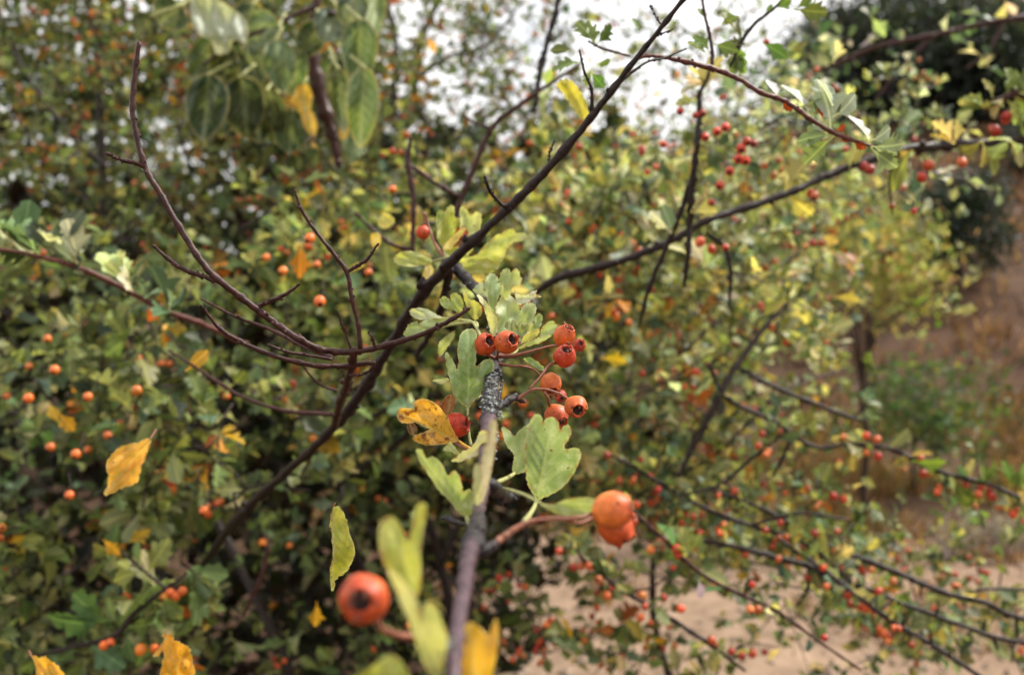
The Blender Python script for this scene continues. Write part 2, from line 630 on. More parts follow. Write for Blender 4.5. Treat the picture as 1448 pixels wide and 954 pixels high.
class Plant:
    """gathers the leaves, haws and twigs of one plant; parts are split off at the end"""
    all = []

    def __init__(self, root, seed, parts=300, mass_names=('foliage', 'fruit', 'twigwork')):
        self.root, self.parts, self.names = root, parts, mass_names
        self.leaves, self.berries, self.twigs = [], [], []
        self.r = np.random.default_rng(seed)
        self.twigmat = M_TWIG_BG
        Plant.all.append(self)

    def leaf(self, pos, R, size, var, tint):
        self.leaves.append((var, np.asarray(R), np.asarray(pos, float), size, tint))

    def berry(self, pos, axis, radius, tint):
        n = unit(axis)
        ref = np.array([1.0, .2, .1])
        x = unit(np.cross(ref, n))
        y = np.cross(n, x)
        self.berries.append((np.stack([x, y, n], axis=1), np.asarray(pos, float), radius, tint))

    def twig(self, pts, radii, sides=4):
        self.twigs.append((np.asarray(pts), radii, sides))

    def clump(self, pos, out, n, size, pal, spread=.8, var=None, up=.6):
        r = self.r
        for _ in range(n):
            y = unit(unit(out) * .8 + spread * r.normal(size=3) + np.array([0, 0, .15]))
            nrm = np.array([0, -.25, up]) + .6 * r.normal(size=3)
            v = int(r.integers(N_HAW)) if var is None else var
            c = pal[int(r.integers(len(pal)))]
            self.leaf(pos, basis(y, nrm), size * float(np.clip(1 + .32 * r.normal(), .45, 1.7)), v, jitter(c, r))

    def haws(self, pos, n, rad=.0050, length=.016, pal=BER, down=.5):
        r = self.r
        for _ in range(n):
            d = unit(np.array([0, 0, -down]) + .6 * r.normal(size=3))
            L = length * (1 + .3 * r.normal())
            e = pos + d * L
            mid = pos + d * L * .5 + np.array([0, 0, .1 * L])
            self.twig([pos, mid, e], [.0006, .0005, .0006], 3)
            rr = rad * (1 + .12 * r.normal())
            self.berry(e + d * rr * .8, d, rr, jitter(pal[int(r.integers(len(pal)))], r, .12, .15))

    def sprig(self, pos, d, L, size, pal, nodes=4, per=2, aut=.08, berry=.2, up=.6, var=None, pal_b=BER):
        r = self.r
        d = unit(d)
        bend = .25 * r.normal(size=3)
        pts = [pos + d * L * t + bend * L * t * t for t in (0, .33, .66, 1.0)]
        self.twig(pts, [.0016, .0013, .0010, .0006], 4)
        P = catmull(pts, 3)
        for k in range(nodes):
            q = P[int((k + 1) / nodes * (len(P) - 1))]
            side = unit(np.cross(d, r.normal(size=3)))
            palk = AUT if r.random() < aut else pal
            self.clump(q, side + .4 * d, per, size, palk, .6, var, up)
            if r.random() < berry:
                self.haws(q, int(r.integers(2, 6)), .0047, pal=pal_b)


def finalize_plants():
    """leaves and haws that show largest become parts, the rest is one mass per plant"""
    cell = 9
    zb = {}
    for P in Plant.all:
        for var, R, pos, s, c in P.leaves:
            x, y, d = project(pos + R[:, 1] * s * .6)
            if d > .05 and -20 < x < 1470 and -20 < y < 975:
                rr = int(s * F / d / cell * .22)
                for i in range(int(x // cell) - rr, int(x // cell) + rr + 1):
                    for j in range(int(y // cell) - rr, int(y // cell) + rr + 1):
                        if d < zb.get((i, j), 1e9):
                            zb[(i, j)] = d

    def score(p, s):
        x, y, d = project(p)
        if d < .05 or not (0 < x < 1448 and 0 < y < 954):
            return 0
        z = zb.get((int(x // cell), int(y // cell)), 1e9)
        return s / d * (1 if d <= z + .03 else (.3 if d <= z + .1 else .05))

    for P in Plant.all:
        root, o = P.root, np.array(ORIG[P.root.name])
        sc = [score(p + R[:, 1] * s * .6, s) for var, R, p, s, c in P.leaves]
        order = sorted(range(len(sc)), key=lambda i: -sc[i])
        keep = set(i for i in order[:P.parts] if sc[i] > 0)
        rest = []
        for i, (var, R, pos, s, c) in enumerate(P.leaves):
            if i in keep:
                ob = bpy.data.objects.new('leaf', LEAF_ME[var])
                M = np.eye(4)
                M[:3, :3] = R * s
                M[:3, 3] = pos - o
                ob.parent = root
                ob.matrix_local = Matrix(M.tolist())
                ob.color = (*c, 1)
                COL.objects.link(ob)
            else:
                rest.append((var, R, pos, s, c))
        if rest:
            a = Acc()
            for v in range(len(LEAF_T)):
                sel = [q for q in rest if q[0] == v]
                if not sel:
                    continue
                V, T, uv = LEAF_T[v]
                Rs = np.array([q[1] * q[3] for q in sel])
                ps = np.array([q[2] for q in sel])
                VV = np.einsum('nij,vj->nvi', Rs, V) + ps[:, None, :]
                k = len(sel)
                TT = (T[None] + (np.arange(k) * len(V))[:, None, None]).reshape(-1, 3)
                a.v.append(VV.reshape(-1, 3)); a.t.append(TT + a.n)
                cc = np.array([[*q[4], 1.0] for q in sel])
                a.c.append(np.repeat(cc, len(V), axis=0))
                a.m.append(np.zeros(len(TT))); a.uv.append(np.tile(uv, (k, 1)))
                a.n += k * len(V)
            ob = a.build(P.names[0], [M_LEAF_A], root, o)
            ob['kind'] = 'stuff'
        # haws
        sc = [score(p, r_) for R, p, r_, c in P.berries]
        order = sorted(range(len(sc)), key=lambda i: -sc[i])
        keep = set(i for i in order[:P.parts] if sc[i] > 0)
        rest = []
        for i, (R, pos, r_, c) in enumerate(P.berries):
            if i in keep:
                ob = bpy.data.objects.new('berry', BERRY_ME)
                M = np.eye(4)
                M[:3, :3] = R * r_
                M[:3, 3] = pos - o
                ob.parent = root
                ob.matrix_local = Matrix(M.tolist())
                ob.color = (*c, 1)
                COL.objects.link(ob)
            else:
                rest.append((R, pos, r_, c))
        if rest:
            a = Acc()
            for R, pos, r_, c in rest:
                a.add(BERRY_V @ (R * r_).T + pos, BERRY_T, c, BERRY_M)
            ob = a.build(P.names[1], [M_BERRY_A, M_CALYX], root, o)
            ob['kind'] = 'stuff'
        if P.twigs:
            a = Acc()
            for pts, rad, sides in P.twigs:
                V, T = tube(pts, rad, sides, cap=False)
                a.add(V, T)
            ob = a.build(P.names[2], [P.twigmat], root, o)
            ob['kind'] = 'stuff'


def stem(parent, pix, mat, name='stem', sides=10, sub=6, knots=.0, seed=1, rough=.04, buds=0, wscale=1.0, end_bud=True, wander=0.0):
    """twig through (px, py, depth, width in px); depth or width may be None to carry on evenly"""
    r_ = np.random.default_rng(seed)
    k = len(pix)
    P4 = [list(p) + [None] * (4 - len(p)) for p in pix]
    for j in (2, 3):
        idx = [i for i in range(k) if P4[i][j] is not None]
        val = [P4[i][j] for i in idx]
        arr = np.interp(range(k), idx, val)
        for i in range(k):
            P4[i][j] = arr[i]
    pts = np.array([W(a, b, c) for a, b, c, w in P4])
    if wander:
        pts[1:-1] += r_.normal(size=(k - 2, 3)) * wander
    rad = np.array([w / 2 / F * c * wscale for a, b, c, w in P4])
    Q = catmull(pts, sub)
    R = np.interp(np.linspace(0, k - 1, len(Q)), range(k), rad)
    if knots:
        seg = np.linalg.norm(np.diff(Q, axis=0), axis=1).sum()
        step = max(3, int(len(Q) / max(2, seg / .012)))
        for i in range(step, len(Q) - 1, step):
            jj = int(np.clip(i + r_.integers(-1, 2), 1, len(Q) - 2))
            R[jj] *= 1 + knots * (.6 + .8 * r_.random())
    Q = Q + r_.normal(size=Q.shape) * R[:, None] * .10
    a = Acc()
    V, T = tube(Q, R, sides, True, rough, seed)
    a.add(V, T)
    for b_ in range(buds):
        i = int(r_.integers(1, len(Q) - 1))
        t = unit(Q[min(i + 1, len(Q) - 1)] - Q[i - 1])
        o_ = unit(np.cross(t, r_.normal(size=3)))
        rr = max(R[i] * .62, .0005)
        p0 = Q[i] + o_ * R[i] * .5
        bp = [p0, p0 + (o_ + .4 * t) * rr * 1.0, p0 + (o_ + .8 * t) * rr * 1.6]
        V, T = tube(bp, [rr, rr * .95, rr * .25], 6, True)
        a.add(V, T)
    if end_bud:
        t = unit(Q[-1] - Q[-2])
        e = Q[-1]
        V, T = tube([e, e + t * R[-1] * 1.2, e + t * R[-1] * 3], [R[-1], R[-1] * 1.35, R[-1] * .3], 7, True)
        a.add(V, T)
    ob = a.build(name, [mat], parent, Q[0])
    return ob, Q, R


# ------------------------------------------------------------------ traced leaves
def pixmap(pts, tr):
    ox, oy, s = tr
    return [(ox + x * s, oy + y * s) for x, y in pts]


Z1 = (540, 440, 1 / 3.5325)
Z2 = (420, 680, 1 / 2.896)
Z7 = (480, 200, 1 / 3.408)
ZC = (620, 360, 1 / 5.9625)
ZB = (0, 634, 1 / 2.981)
Z4 = (480, 0, 1 / 2.981)
PX = (0, 0, 1.0)


def seg_dist(P, a, b):
    ab = b - a
    t = np.clip(((P - a) @ ab) / (ab @ ab + 1e-12), 0, 1)
    return np.linalg.norm(P - (a + t[:, None] * ab), axis=1)


def inside(P, poly):
    x, y = P[:, 0], P[:, 1]
    c = np.zeros(len(P), bool)
    j = len(poly) - 1
    for i in range(len(poly)):
        xi, yi = poly[i]
        xj, yj = poly[j]
        m = ((yi > y) != (yj > y)) & (x < (xj - xi) * (y - yi) / (yj - yi + 1e-12) + xi)
        c ^= m
        j = i
    return c


def traced_leaf(parent, outline, tr, base, tip, d, slope=(0, 0), fold=.3, bend=0.0, tint=(.3, .36, .15), mat=None, name='leaf', label=None,
                stalk=None, stalk_w=5, stalk_mat=None, wave=.5, seed=0, tooth=.8, vein_w=1.6, flip=False, step=None):
    """a leaf whose outline is given as seen, laid on its own tilted, folded and curled surface at depth d"""
    r_ = np.random.default_rng(seed + 100)
    poly = np.array(pixmap(outline, tr))
    b, t = np.array(pixmap([base], tr)[0]), np.array(pixmap([tip], tr)[0])
    O = catmull_closed(poly, 5)
    nrm = np.roll(O, -1, 0) - np.roll(O, 1, 0)
    nrm = np.stack([nrm[:, 1], -nrm[:, 0]], 1)
    nrm /= np.linalg.norm(nrm, axis=1)[:, None] + 1e-9
    wob = tooth * (np.sin(np.arange(len(O)) * 1.9 + seed) * .5 + r_.normal(size=len(O)) * .35)
    O = O + nrm * wob[:, None]
    size = max(np.ptp(O[:, 0]), np.ptp(O[:, 1]))
    st = step or max(2.2, size / 28)
    gx, gy = np.meshgrid(np.arange(O[:, 0].min(), O[:, 0].max(), st), np.arange(O[:, 1].min(), O[:, 1].max(), st * .87))
    gx = gx + (np.arange(gx.shape[0]) % 2)[:, None] * st * .5
    G = np.stack([gx.ravel(), gy.ravel()], 1)
    G = G[inside(G, O)]
    ed = np.full(len(G), 1e9)
    for i in range(len(O)):
        ed = np.minimum(ed, seg_dist(G, O[i - 1], O[i]))
    G = G[ed > st * .45]
    ax = unit(t - b)
    L = np.linalg.norm(t - b)
    perp = np.array([-ax[1], ax[0]])
    # veins: midrib and side veins running towards the margin
    segs = [(b, t, 1.0)]
    nv = 5
    for s in (-1, 1):
        for i in range(nv):
            f = .10 + .66 * i / nv + .03 * s
            p0 = b + ax * L * f
            dr = unit(ax * math.cos(.72) + s * perp * math.sin(.72))
            ln = 0
            while ln < L * .8 and inside((p0 + dr * (ln + 3))[None], O)[0]:
                ln += 3
            if ln > 6:
                pm = p0 + dr * ln * .55 + ax * 0
                pe = p0 + dr * ln * .93 + ax * ln * .06
                segs += [(p0, pm, .7), (pm, pe, .55)]
    P = np.vstack([O, G])
    # snap spare points onto the veins so the relief follows them
    n = len(O)
    edges = [(i, (i + 1) % n) for i in range(n)]
    res = delaunay_2d_cdt([Vector((float(x), float(y))) for x, y in P], edges, [], 1, 1e-5)
    V2 = np.array([(v.x, v.y) for v in res[0]])
    T = [tuple(f) for f in res[2] if len(f) == 3]
    T = np.array(T, int)
    vein = np.zeros(len(V2))
    for p, q, wgt in segs:
        dd = seg_dist(V2, p, q)
        vein = np.maximum(vein, wgt * np.exp(-(dd / (vein_w * (.6 + .6 * wgt))) ** 2))
    edge = np.full(len(V2), 1e9)
    for i in range(len(O)):
        edge = np.minimum(edge, seg_dist(V2, O[i - 1], O[i]))
    edge = np.clip(edge / (size * .22), 0, 1)
    # depth of every point
    u = (V2 - b) @ ax / L
    s = (V2 - b) @ perp / (size * .5)
    c0 = (V2 - (b + t) / 2) / F
    m = size / F * d
    dep = d * (1 + slope[0] * c0[:, 0] + slope[1] * c0[:, 1])
    dep = dep - fold * m * .5 * (np.sqrt(s * s + .01) - .1) + bend * m * (u - .3) ** 2
    ph = r_.random(6) * 6.28
    dep = dep + wave * m * .07 * (np.sin(7 * u + 3 * s + ph[0]) + .8 * np.sin(11 * s - 5 * u + ph[1]) + .5 * np.sin(17 * u + ph[2]) * s)
    dep = dep + m * .026 * vein * (1 if not flip else -1)
    co = np.array([W(x, y, z) for (x, y), z in zip(V2, dep)])
    nn = np.cross(co[T[:, 1]] - co[T[:, 0]], co[T[:, 2]] - co[T[:, 0]])
    fac = (nn * (CAM - co[T[:, 0]])).sum(1) < 0
    if flip:
        fac = ~fac
    T[fac] = T[fac][:, ::-1]
    o = W(b[0], b[1], d)
    me = bpy.data.meshes.new(name)
    me.from_pydata([tuple(x) for x in (co - o)], [], [tuple(int(i) for i in f) for f in T])
    me.polygons.foreach_set('use_smooth', np.ones(len(me.polygons), bool))
    for nm, arr in (('vein', vein), ('edge', edge)):
        at = me.attributes.new(nm, 'FLOAT', 'POINT')
        at.data.foreach_set('value', arr.astype(np.float32))
    me.update()
    me.materials.append(mat or M_HERO)
    ob = bpy.data.objects.new(name, me)
    COL.objects.link(ob)
    place(ob, o, parent)
    ob.color = (*tint, 1)
    if label:
        ob['label'] = label
    # midrib ridge and stalk as one tapering tube
    i0 = int(np.argmin(np.linalg.norm(V2 - b, axis=1)))
    pb = co[i0]
    if stalk:
        pts = [pb]
        sp = pixmap(stalk[0], tr) if isinstance(stalk, tuple) and isinstance(stalk[0], list) else None
        dd = stalk[1]
        k = len(sp)
        for i, (x, y) in enumerate(sp):
            f = (i + 1) / k
            pts.append(W(x, y, dep[i0] * (1 - f) + dd * f))
        Q = catmull(np.array([pts[0] + (pb - pts[1]) * .15] + pts), 5)
        rr = stalk_w / 2 / F * d
        R = np.linspace(rr * .75, rr, len(Q))
        a = Acc()
        V, TT = tube(Q, R, 7, True, .03, seed)
        a.add(V, TT)
        a.build('leaf_stalk', [stalk_mat or M_PETIOLE], ob, pb)
    return ob


# ------------------------------------------------------------------ hero haws
def hero_berry_mesh():
    k = 28
    prof = [(.0, -1.0), (.22, -.98), (.48, -.88), (.72, -.68), (.89, -.40), (.97, -.08), (.96, .22), (.86, .50), (.74, .70), (.62, .83), (.57, .93),
            (.53, .99), (.47, .98), (.43, .90), (.40, .76), (.36, .60)]
    V, T = [], []
    r_ = np.random.default_rng(3)
    for i, (r, z) in enumerate(prof):
        for j in range(k):
            a = 2 * math.pi * j / k
            lump = 1 + .02 * math.cos(5 * a) * (r > .3) + .012 * r_.normal() * (z > .6)
            rr = r * lump
            zz = z + (.05 * math.cos(5 * a) if z > .85 and r > .33 else 0)
            V.append((rr * math.cos(a), rr * math.sin(a), zz))
    for i in range(len(prof) - 1):
        for j in range(k):
            a, b = i * k + j, i * k + (j + 1) % k
            T += [(a, b, b + k), (a, b + k, a + k)]
    return np.array(V), np.array(T)


def calyx_mesh(seed):
    """dark cup with five shrivelled sepals and the stubs of the styles"""
    r_ = np.random.default_rng(seed)
    a = Acc()
    k = 14
    V = [(0, 0, .60)]
    for r, z in ((.20, .61), (.405, .72), (.445, .90)):
        for j in range(k):
            an = 2 * math.pi * j / k
            V.append((r * math.cos(an), r * math.sin(an), z + .02 * r_.normal()))
    T = [(0, 1 + j, 1 + (j + 1) % k) for j in range(k)]
    for i in range(2):
        for j in range(k):
            p, q = 1 + i * k + j, 1 + i * k + (j + 1) % k
            T += [(p, q + k, q), (p, p + k, q + k)]
    a.add(V, T, mat=0)
    for j in range(5):
        an = 2 * math.pi * (j + .5 * r_.random()) / 5
        d = np.array([math.cos(an), math.sin(an), 0])
        s = np.array([-math.sin(an), math.cos(an), 0])
        inward = r_.random() < .45
        tip = d * (.14 if inward else .78) + np.array([0, 0, 1.02 + .12 * r_.random()])
        b0 = d * .50 + np.array([0, 0, .94])
        mid = (b0 + tip) / 2 + np.array([0, 0, .10])
        w = .14
        VV = [b0 - s * w, b0 + s * w, mid - s * w * .75, mid + s * w * .75, tip, mid - np.array([0, 0, .06])]
        a.add(VV, [(0, 1, 3), (0, 3, 2), (2, 3, 4), (0, 5, 1), (5, 0, 2), (1, 5, 3), (2, 5, 4), (5, 3, 4)], mat=1)
    for j in range(2):
        p = np.array([.08 * r_.normal(), .08 * r_.normal(), .6])
        VV, TT = tube([p, p + np.array([.05 * r_.normal(), .05 * r_.normal(), .25]), p + np.array([.15 * r_.normal(), .15 * r_.normal(), .48])], [.05, .035, .02], 5)
        a.add(VV, TT, mat=0)
    return a


HB_V, HB_T = hero_berry_mesh()


def hero_berry(parent, x, y, wpx, d, axis, tint=(.66, .13, .02), stalk=None, seed=0, squash=1.0, label=None, stalk_w=4.5):
    """axis is given as (right, up, towards the lens)"""
    r = wpx / 2 / F * d
    n = unit(RIGHT * axis[0] + UP * axis[1] - FWD * axis[2])
    xx = unit(np.cross(unit([.3, .9, .2]), n))
    yy = np.cross(n, xx)
    R = np.stack([xx, yy, n], 1) * r
    R[:, 2] *= squash
    pos = W(x, y, d)
    r_ = np.random.default_rng(seed)
    V = HB_V.copy()
    ph = r_.random(3) * 6.28
    V *= 1 + .018 * np.sin(6 * V[:, :1] + ph[2]) * np.sin(5 * V[:, 2:3] + ph[1])
    V *= (1 + .045 * np.sin(2.2 * V[:, :1] + ph[0]) + .03 * np.sin(2.5 * V[:, 1:2] + 1.7 * V[:, 2:3] + ph[1]))
    me = mesh_from(V, HB_T, 'berry', [M_BERRY_H])
    me.transform(Matrix(((r, 0, 0, 0), (0, r, 0, 0), (0, 0, r * squash, 0), (0, 0, 0, 1))))
    ob = bpy.data.objects.new('berry', me)
    ob.rotation_euler = Matrix((R / r / np.array([1, 1, squash])).tolist()).to_euler()
    COL.objects.link(ob)
    place(ob, pos, parent)
    ob.color = (*tint, 1)
    if label:
        ob['label'] = label
    c = calyx_mesh(seed)
    cb = c.build('calyx', [M_CALYX, M_CALYX_BROWN])
    cb.data.transform(Matrix(((r, 0, 0, 0), (0, r, 0, 0), (0, 0, r * squash, 0), (0, 0, 0, 1))))
    cb.parent = ob
    if stalk:
        pts = [W(*p) for p in stalk] + [pos - n * r * squash * 1.05, pos - n * r * squash * .9]
        Q = catmull(np.array(pts), 6)
        ww = stalk_w * .8 / 2 / F * d
        R_ = np.full(len(Q), ww) * (1 + .12 * r_.normal(size=len(Q)))
        R_[:4] *= 1.35
        R_[-5:] *= np.linspace(1, 1.5, 5)
        a = Acc()
        V, T = tube(Q, R_, 8, True, .05, seed)
        a.add(V, T)
        a.build('berry_stalk', [M_STALK], parent, Q[0])
    return ob

# ================================================================== the land
def sstep(x, a, b):
    t = np.clip((x - a) / (b - a), 0, 1)
    return t * t * (3 - 2 * t)


def land(x, y):
    h = .30 * np.clip(y - 7.2, 0, 16) * sstep(x, .5, 5.5) + .05 * np.clip(y - 23, 0, 60) * sstep(x, .5, 6)
    h = h + .02 * np.clip(y - 9, 0, 60) * sstep(-x, -2, 8)
    h = h + .05 * np.sin(x * 1.3 + .7) * np.sin(y * .9) * sstep(y, 5.5, 9) + .012 * np.sin(x * 5.1) * np.sin(y * 4.3 + 1)
    h = h + .16 * np.sin(x * 2.1 + y * .5) * np.sin(y * 1.4 + .3 * x) * sstep(x, 2.5, 5) * sstep(y, 7, 10)
    return h * 1.0


def grid_axis(lo, hi, fine_lo, fine_hi, n_f, n_c):
    a = -np.geomspace(1, 1 + fine_lo - lo, n_c)[::-1] + 1 + fine_lo
    b = np.linspace(fine_lo, fine_hi, n_f)
    c = np.geomspace(1, 1 + hi - fine_hi, n_c) - 1 + fine_hi
    return np.concatenate([a[:-1], b, c[1:]])


xs = grid_axis(-900, 900, -8, 22, 190, 22)
ys = grid_axis(-500, 1500, 1, 34, 190, 24)
gx, gy = np.meshgrid(xs, ys)
gz = land(gx, gy)
V = np.stack([gx.ravel(), gy.ravel(), gz.ravel()], 1)
nx = len(xs)
ii = (np.arange(len(ys) - 1)[:, None] * nx + np.arange(nx - 1)[None]).ravel()
T = np.concatenate([np.stack([ii, ii + 1, ii + nx + 1], 1), np.stack([ii, ii + nx + 1, ii + nx], 1)])


def soil_mat(name, c_lo, c_hi, c_patch, sc):
    m, n, b, out = newmat(name)
    co = N(n, 'ShaderNodeTexCoord').outputs['Object']
    n1 = N(n, 'ShaderNodeTexNoise', i_Scale=sc, i_Detail=8.0, i_Roughness=.7)
    n2 = N(n, 'ShaderNodeTexNoise', i_Scale=sc * .12, i_Detail=5.0, i_Roughness=.6)
    n.links.new(co, n1.inputs['Vector'])
    n.links.new(co, n2.inputs['Vector'])
    c = ramp(n, n1.outputs['Fac'], .33, .68, c_lo, c_hi)
    c = mixc(n, ramp(n, n2.outputs['Fac'], .46, .62), c, c_patch)
    n.links.new(c, b.inputs['Base Color'])
    b.inputs['Roughness'].default_value = .95
    b.inputs['Specular IOR Level'].default_value = .1
    bp = N(n, 'ShaderNodeBump')
    bp.inputs['Distance'].default_value = .02
    n.links.new(n1.outputs['Fac'], bp.inputs['Height'])
    n.links.new(bp.outputs[0], b.inputs['Normal'])
    return m


M_SOIL = soil_mat('dry_hillside', (.032, .019, .013), (.145, .085, .055), (.08, .045, .028), 4.0)
M_PATH = soil_mat('sandy_path', (.15, .10, .066), (.38, .265, .185), (.24, .160, .11), 5.0)
a = Acc()
a.add(V, T)
gr = a.build('ground', [M_SOIL])
tag(gr, kind='structure')

# sandy path crossing the lower part of the view
pxs = np.linspace(0, 1, 150) ** 1.6
pw = np.linspace(0, 1, 26)
PV = []
for q in pxs:
    for w in pw:
        xl = -.12 + .10 * math.sin(w * 9) + .05 * math.sin(w * 23)
        x = xl + 24 * q
        y0 = 2.4 + .25 * math.sin(x * .8)
        y1 = 5.35 + .16 * math.sin(x * 1.1 + 1) + .10 * math.sin(x * 3.3)
        y = y0 + (y1 - y0) * w
        PV.append((x, y, float(land(x, y)) + .006 + .012 * math.sin(w * math.pi)))
k = len(pw)
PT = []
for i in range(len(pxs) - 1):
    for j in range(k - 1):
        q = i * k + j
        PT += [(q, q + k, q + k + 1), (q, q + k + 1, q + 1)]
a = Acc()
a.add(PV, PT)
tag(a.build('path', [M_PATH]), kind='structure')

# stones and crumbs lying on the path, dry grass behind it
M_STONE = plain_mat('pale_stone', (.30, .22, .16), .9, .3, 60)
a = Acc()
for i in range(900):
    x, y = rng.uniform(0, 4.2), rng.uniform(2.7, 5.7)
    s = rng.uniform(.006, .028)
    v = np.array([(1, 0, 0), (-.9, .1, .1), (.1, 1, 0), (0, -1, .1), (0, 0, .7), (0, 0, -.7)]) * s * (1 + .3 * rng.normal(size=(6, 3)))
    a.add(v + [x, y, float(land(x, y)) + s * .3 + .015], [(0, 2, 4), (2, 1, 4), (1, 3, 4), (3, 0, 4), (2, 0, 5), (1, 2, 5), (3, 1, 5), (0, 3, 5)])
tag(a.build('gravel', [M_STONE], smooth=False), 'pale stones and crumbs scattered over the sandy path', 'gravel', kind='stuff')


def blades(n, zone, hmin, hmax, cols, lean=.5, width=.004, patch=None):
    a = Acc()
    m = 0
    while m < n:
        x, y = rng.uniform(zone[0], zone[1]), rng.uniform(zone[2], zone[3])
        if patch is not None and not patch(x, y):
            continue
        m += 1
        z = float(land(x, y))
        c = np.array(cols[int(rng.integers(len(cols)))]) * rng.uniform(.7, 1.3)
        for _ in range(4):
            h = rng.uniform(hmin, hmax)
            an = rng.uniform(0, 6.28)
            w = np.array([math.cos(an), math.sin(an), 0]) * width * (1 + y * .12)
            l = rng.normal(size=3) * lean * h
            l[2] = 0
            b = np.array([x, y, z]) + rng.normal(size=3) * [.03, .03, 0]
            a.add([b - w, b + w, b + l * .4 + [0, 0, h * .65] - w * .6, b + l * .4 + [0, 0, h * .65] + w * .6, b + l + [0, 0, h]],
                  [(0, 1, 3), (0, 3, 2), (2, 3, 4)], c)
    return a


def tuft_patch(x, y):
    return math.sin(x * 3.1 + y) * math.sin(y * 2.3 - x) > -.25


DRY = [(.12, .07, .03), (.09, .05, .025), (.15, .095, .045), (.06, .035, .018)]
OLV = [(.045, .05, .014), (.06, .065, .02), (.09, .06, .028), (.035, .045, .014)]
tag(blades(5200, (-2, 7, 5.5, 8.6), .06, .18, DRY + DRY + OLV, patch=tuft_patch).build('dry_grass', [M_LEAF_A]), 'dry brown and olive grass behind the sandy path', 'grass', kind='stuff')
tag(blades(3600, (.5, 14, 8.5, 22), .08, .26, [(.11, .064, .038), (.08, .046, .028), (.14, .09, .052), (.045, .026, .017)], width=.006, patch=tuft_patch).build('hillside_grass', [M_LEAF_A]),
    'withered brown grass covering the slope on the right', 'grass', kind='stuff')

a = Acc()
for i in range(5200):
    x, y = rng.uniform(-3.2, -.1), rng.uniform(1.0, 6.0)
    R = basis([rng.normal(), rng.normal(), .2 * rng.normal()], [.4 * rng.normal(), .4 * rng.normal(), 1]) * rng.uniform(.02, .045)
    v = int(rng.integers(N_HAW))
    c = [(.06, .035, .02), (.09, .05, .025), (.04, .06, .02), (.14, .07, .02), (.03, .05, .02)][int(rng.integers(5))]
    a.add(LEAF_T[v][0] @ R.T + [x, y, float(land(x, y)) + .01 + .05 * rng.random()], LEAF_T[v][1], c, uv=LEAF_T[v][2])
tag(a.build('leaf_litter', [M_LEAF_A]), 'dark fallen leaves and low growth on the ground under the left bush', 'litter', kind='stuff')

a = Acc()
for i in range(700):
    x, y = rng.uniform(0, 4.5), rng.uniform(2.6, 5.8)
    R = basis([rng.normal(), rng.normal(), .1 * rng.normal()], [.3 * rng.normal(), .3 * rng.normal(), 1]) * rng.uniform(.015, .035)
    v = int(rng.integers(N_HAW))
    c = [(.20, .11, .04), (.14, .07, .03), (.26, .17, .07), (.08, .045, .02)][int(rng.integers(4))]
    a.add(LEAF_T[v][0] @ R.T + [x, y, float(land(x, y)) + .02], LEAF_T[v][1], c, uv=LEAF_T[v][2])
tag(a.build('fallen_leaves', [M_LEAF_A]), 'brown fallen leaves strewn over the sandy path', 'litter', kind='stuff')
tag(blades(900, (.3, 5, 2.8, 5.6), .03, .10, DRY, patch=lambda x, y: math.sin(x * 2.2 + y * 1.7) * math.sin(y * 3.1 - x) > .25).build('dry_tufts', [M_LEAF_A]), 'small dry grass tufts growing in the sandy path', 'grass', kind='stuff')

# pale weeds standing beside the path at the right
weed_spots = [(1340, 806, 5.1), (1372, 800, 5.2), (1405, 790, 5.3), (1436, 800, 5.2)]
wl = ['pale grey seed-headed weed beside the path, leftmost of the right-hand row',
      'pale grey weed beside the path, second from the left in the right-hand row',
      'tallest pale grey weed at the far edge of the path on the right',
      'pale grey weed at the edge of the path by the right border of the photo']
for i, (px, py, d) in enumerate(weed_spots):
    p = W(px, py, d)
    p[2] = float(land(p[0], p[1]))
    root = thing('pale_weed', wl[i], 'weed', p, 'pale weeds by the path')
    sa, la = Acc(), Acc()
    for k in range(16):
        h = rng.uniform(.10, .24) * (1.25 if i == 2 else 1)
        l = rng.normal(size=3) * .07
        l[2] = h
        V, T = tube([p, p + l * .5 + rng.normal(size=3) * .01, p + l], [.0022, .0018, .001], 4, False)
        sa.add(V, T)
        for q in range(14):
            c = p + l * rng.uniform(.5, 1.05)
            y = unit(rng.normal(size=3) + [0, 0, .8])
            R = basis(y, rng.normal(size=3)) * rng.uniform(.015, .03)
            la.add(LEAF_T[6][0] @ R.T + c, LEAF_T[6][1], jitter((.22, .20, .15), rng, .06), uv=LEAF_T[6][2])
    tag(sa.build('stem', [M_BARK_GREY], root, p), kind='stuff')
    tag(la.build('seed_head', [M_LEAF_A], root, p), kind='stuff')


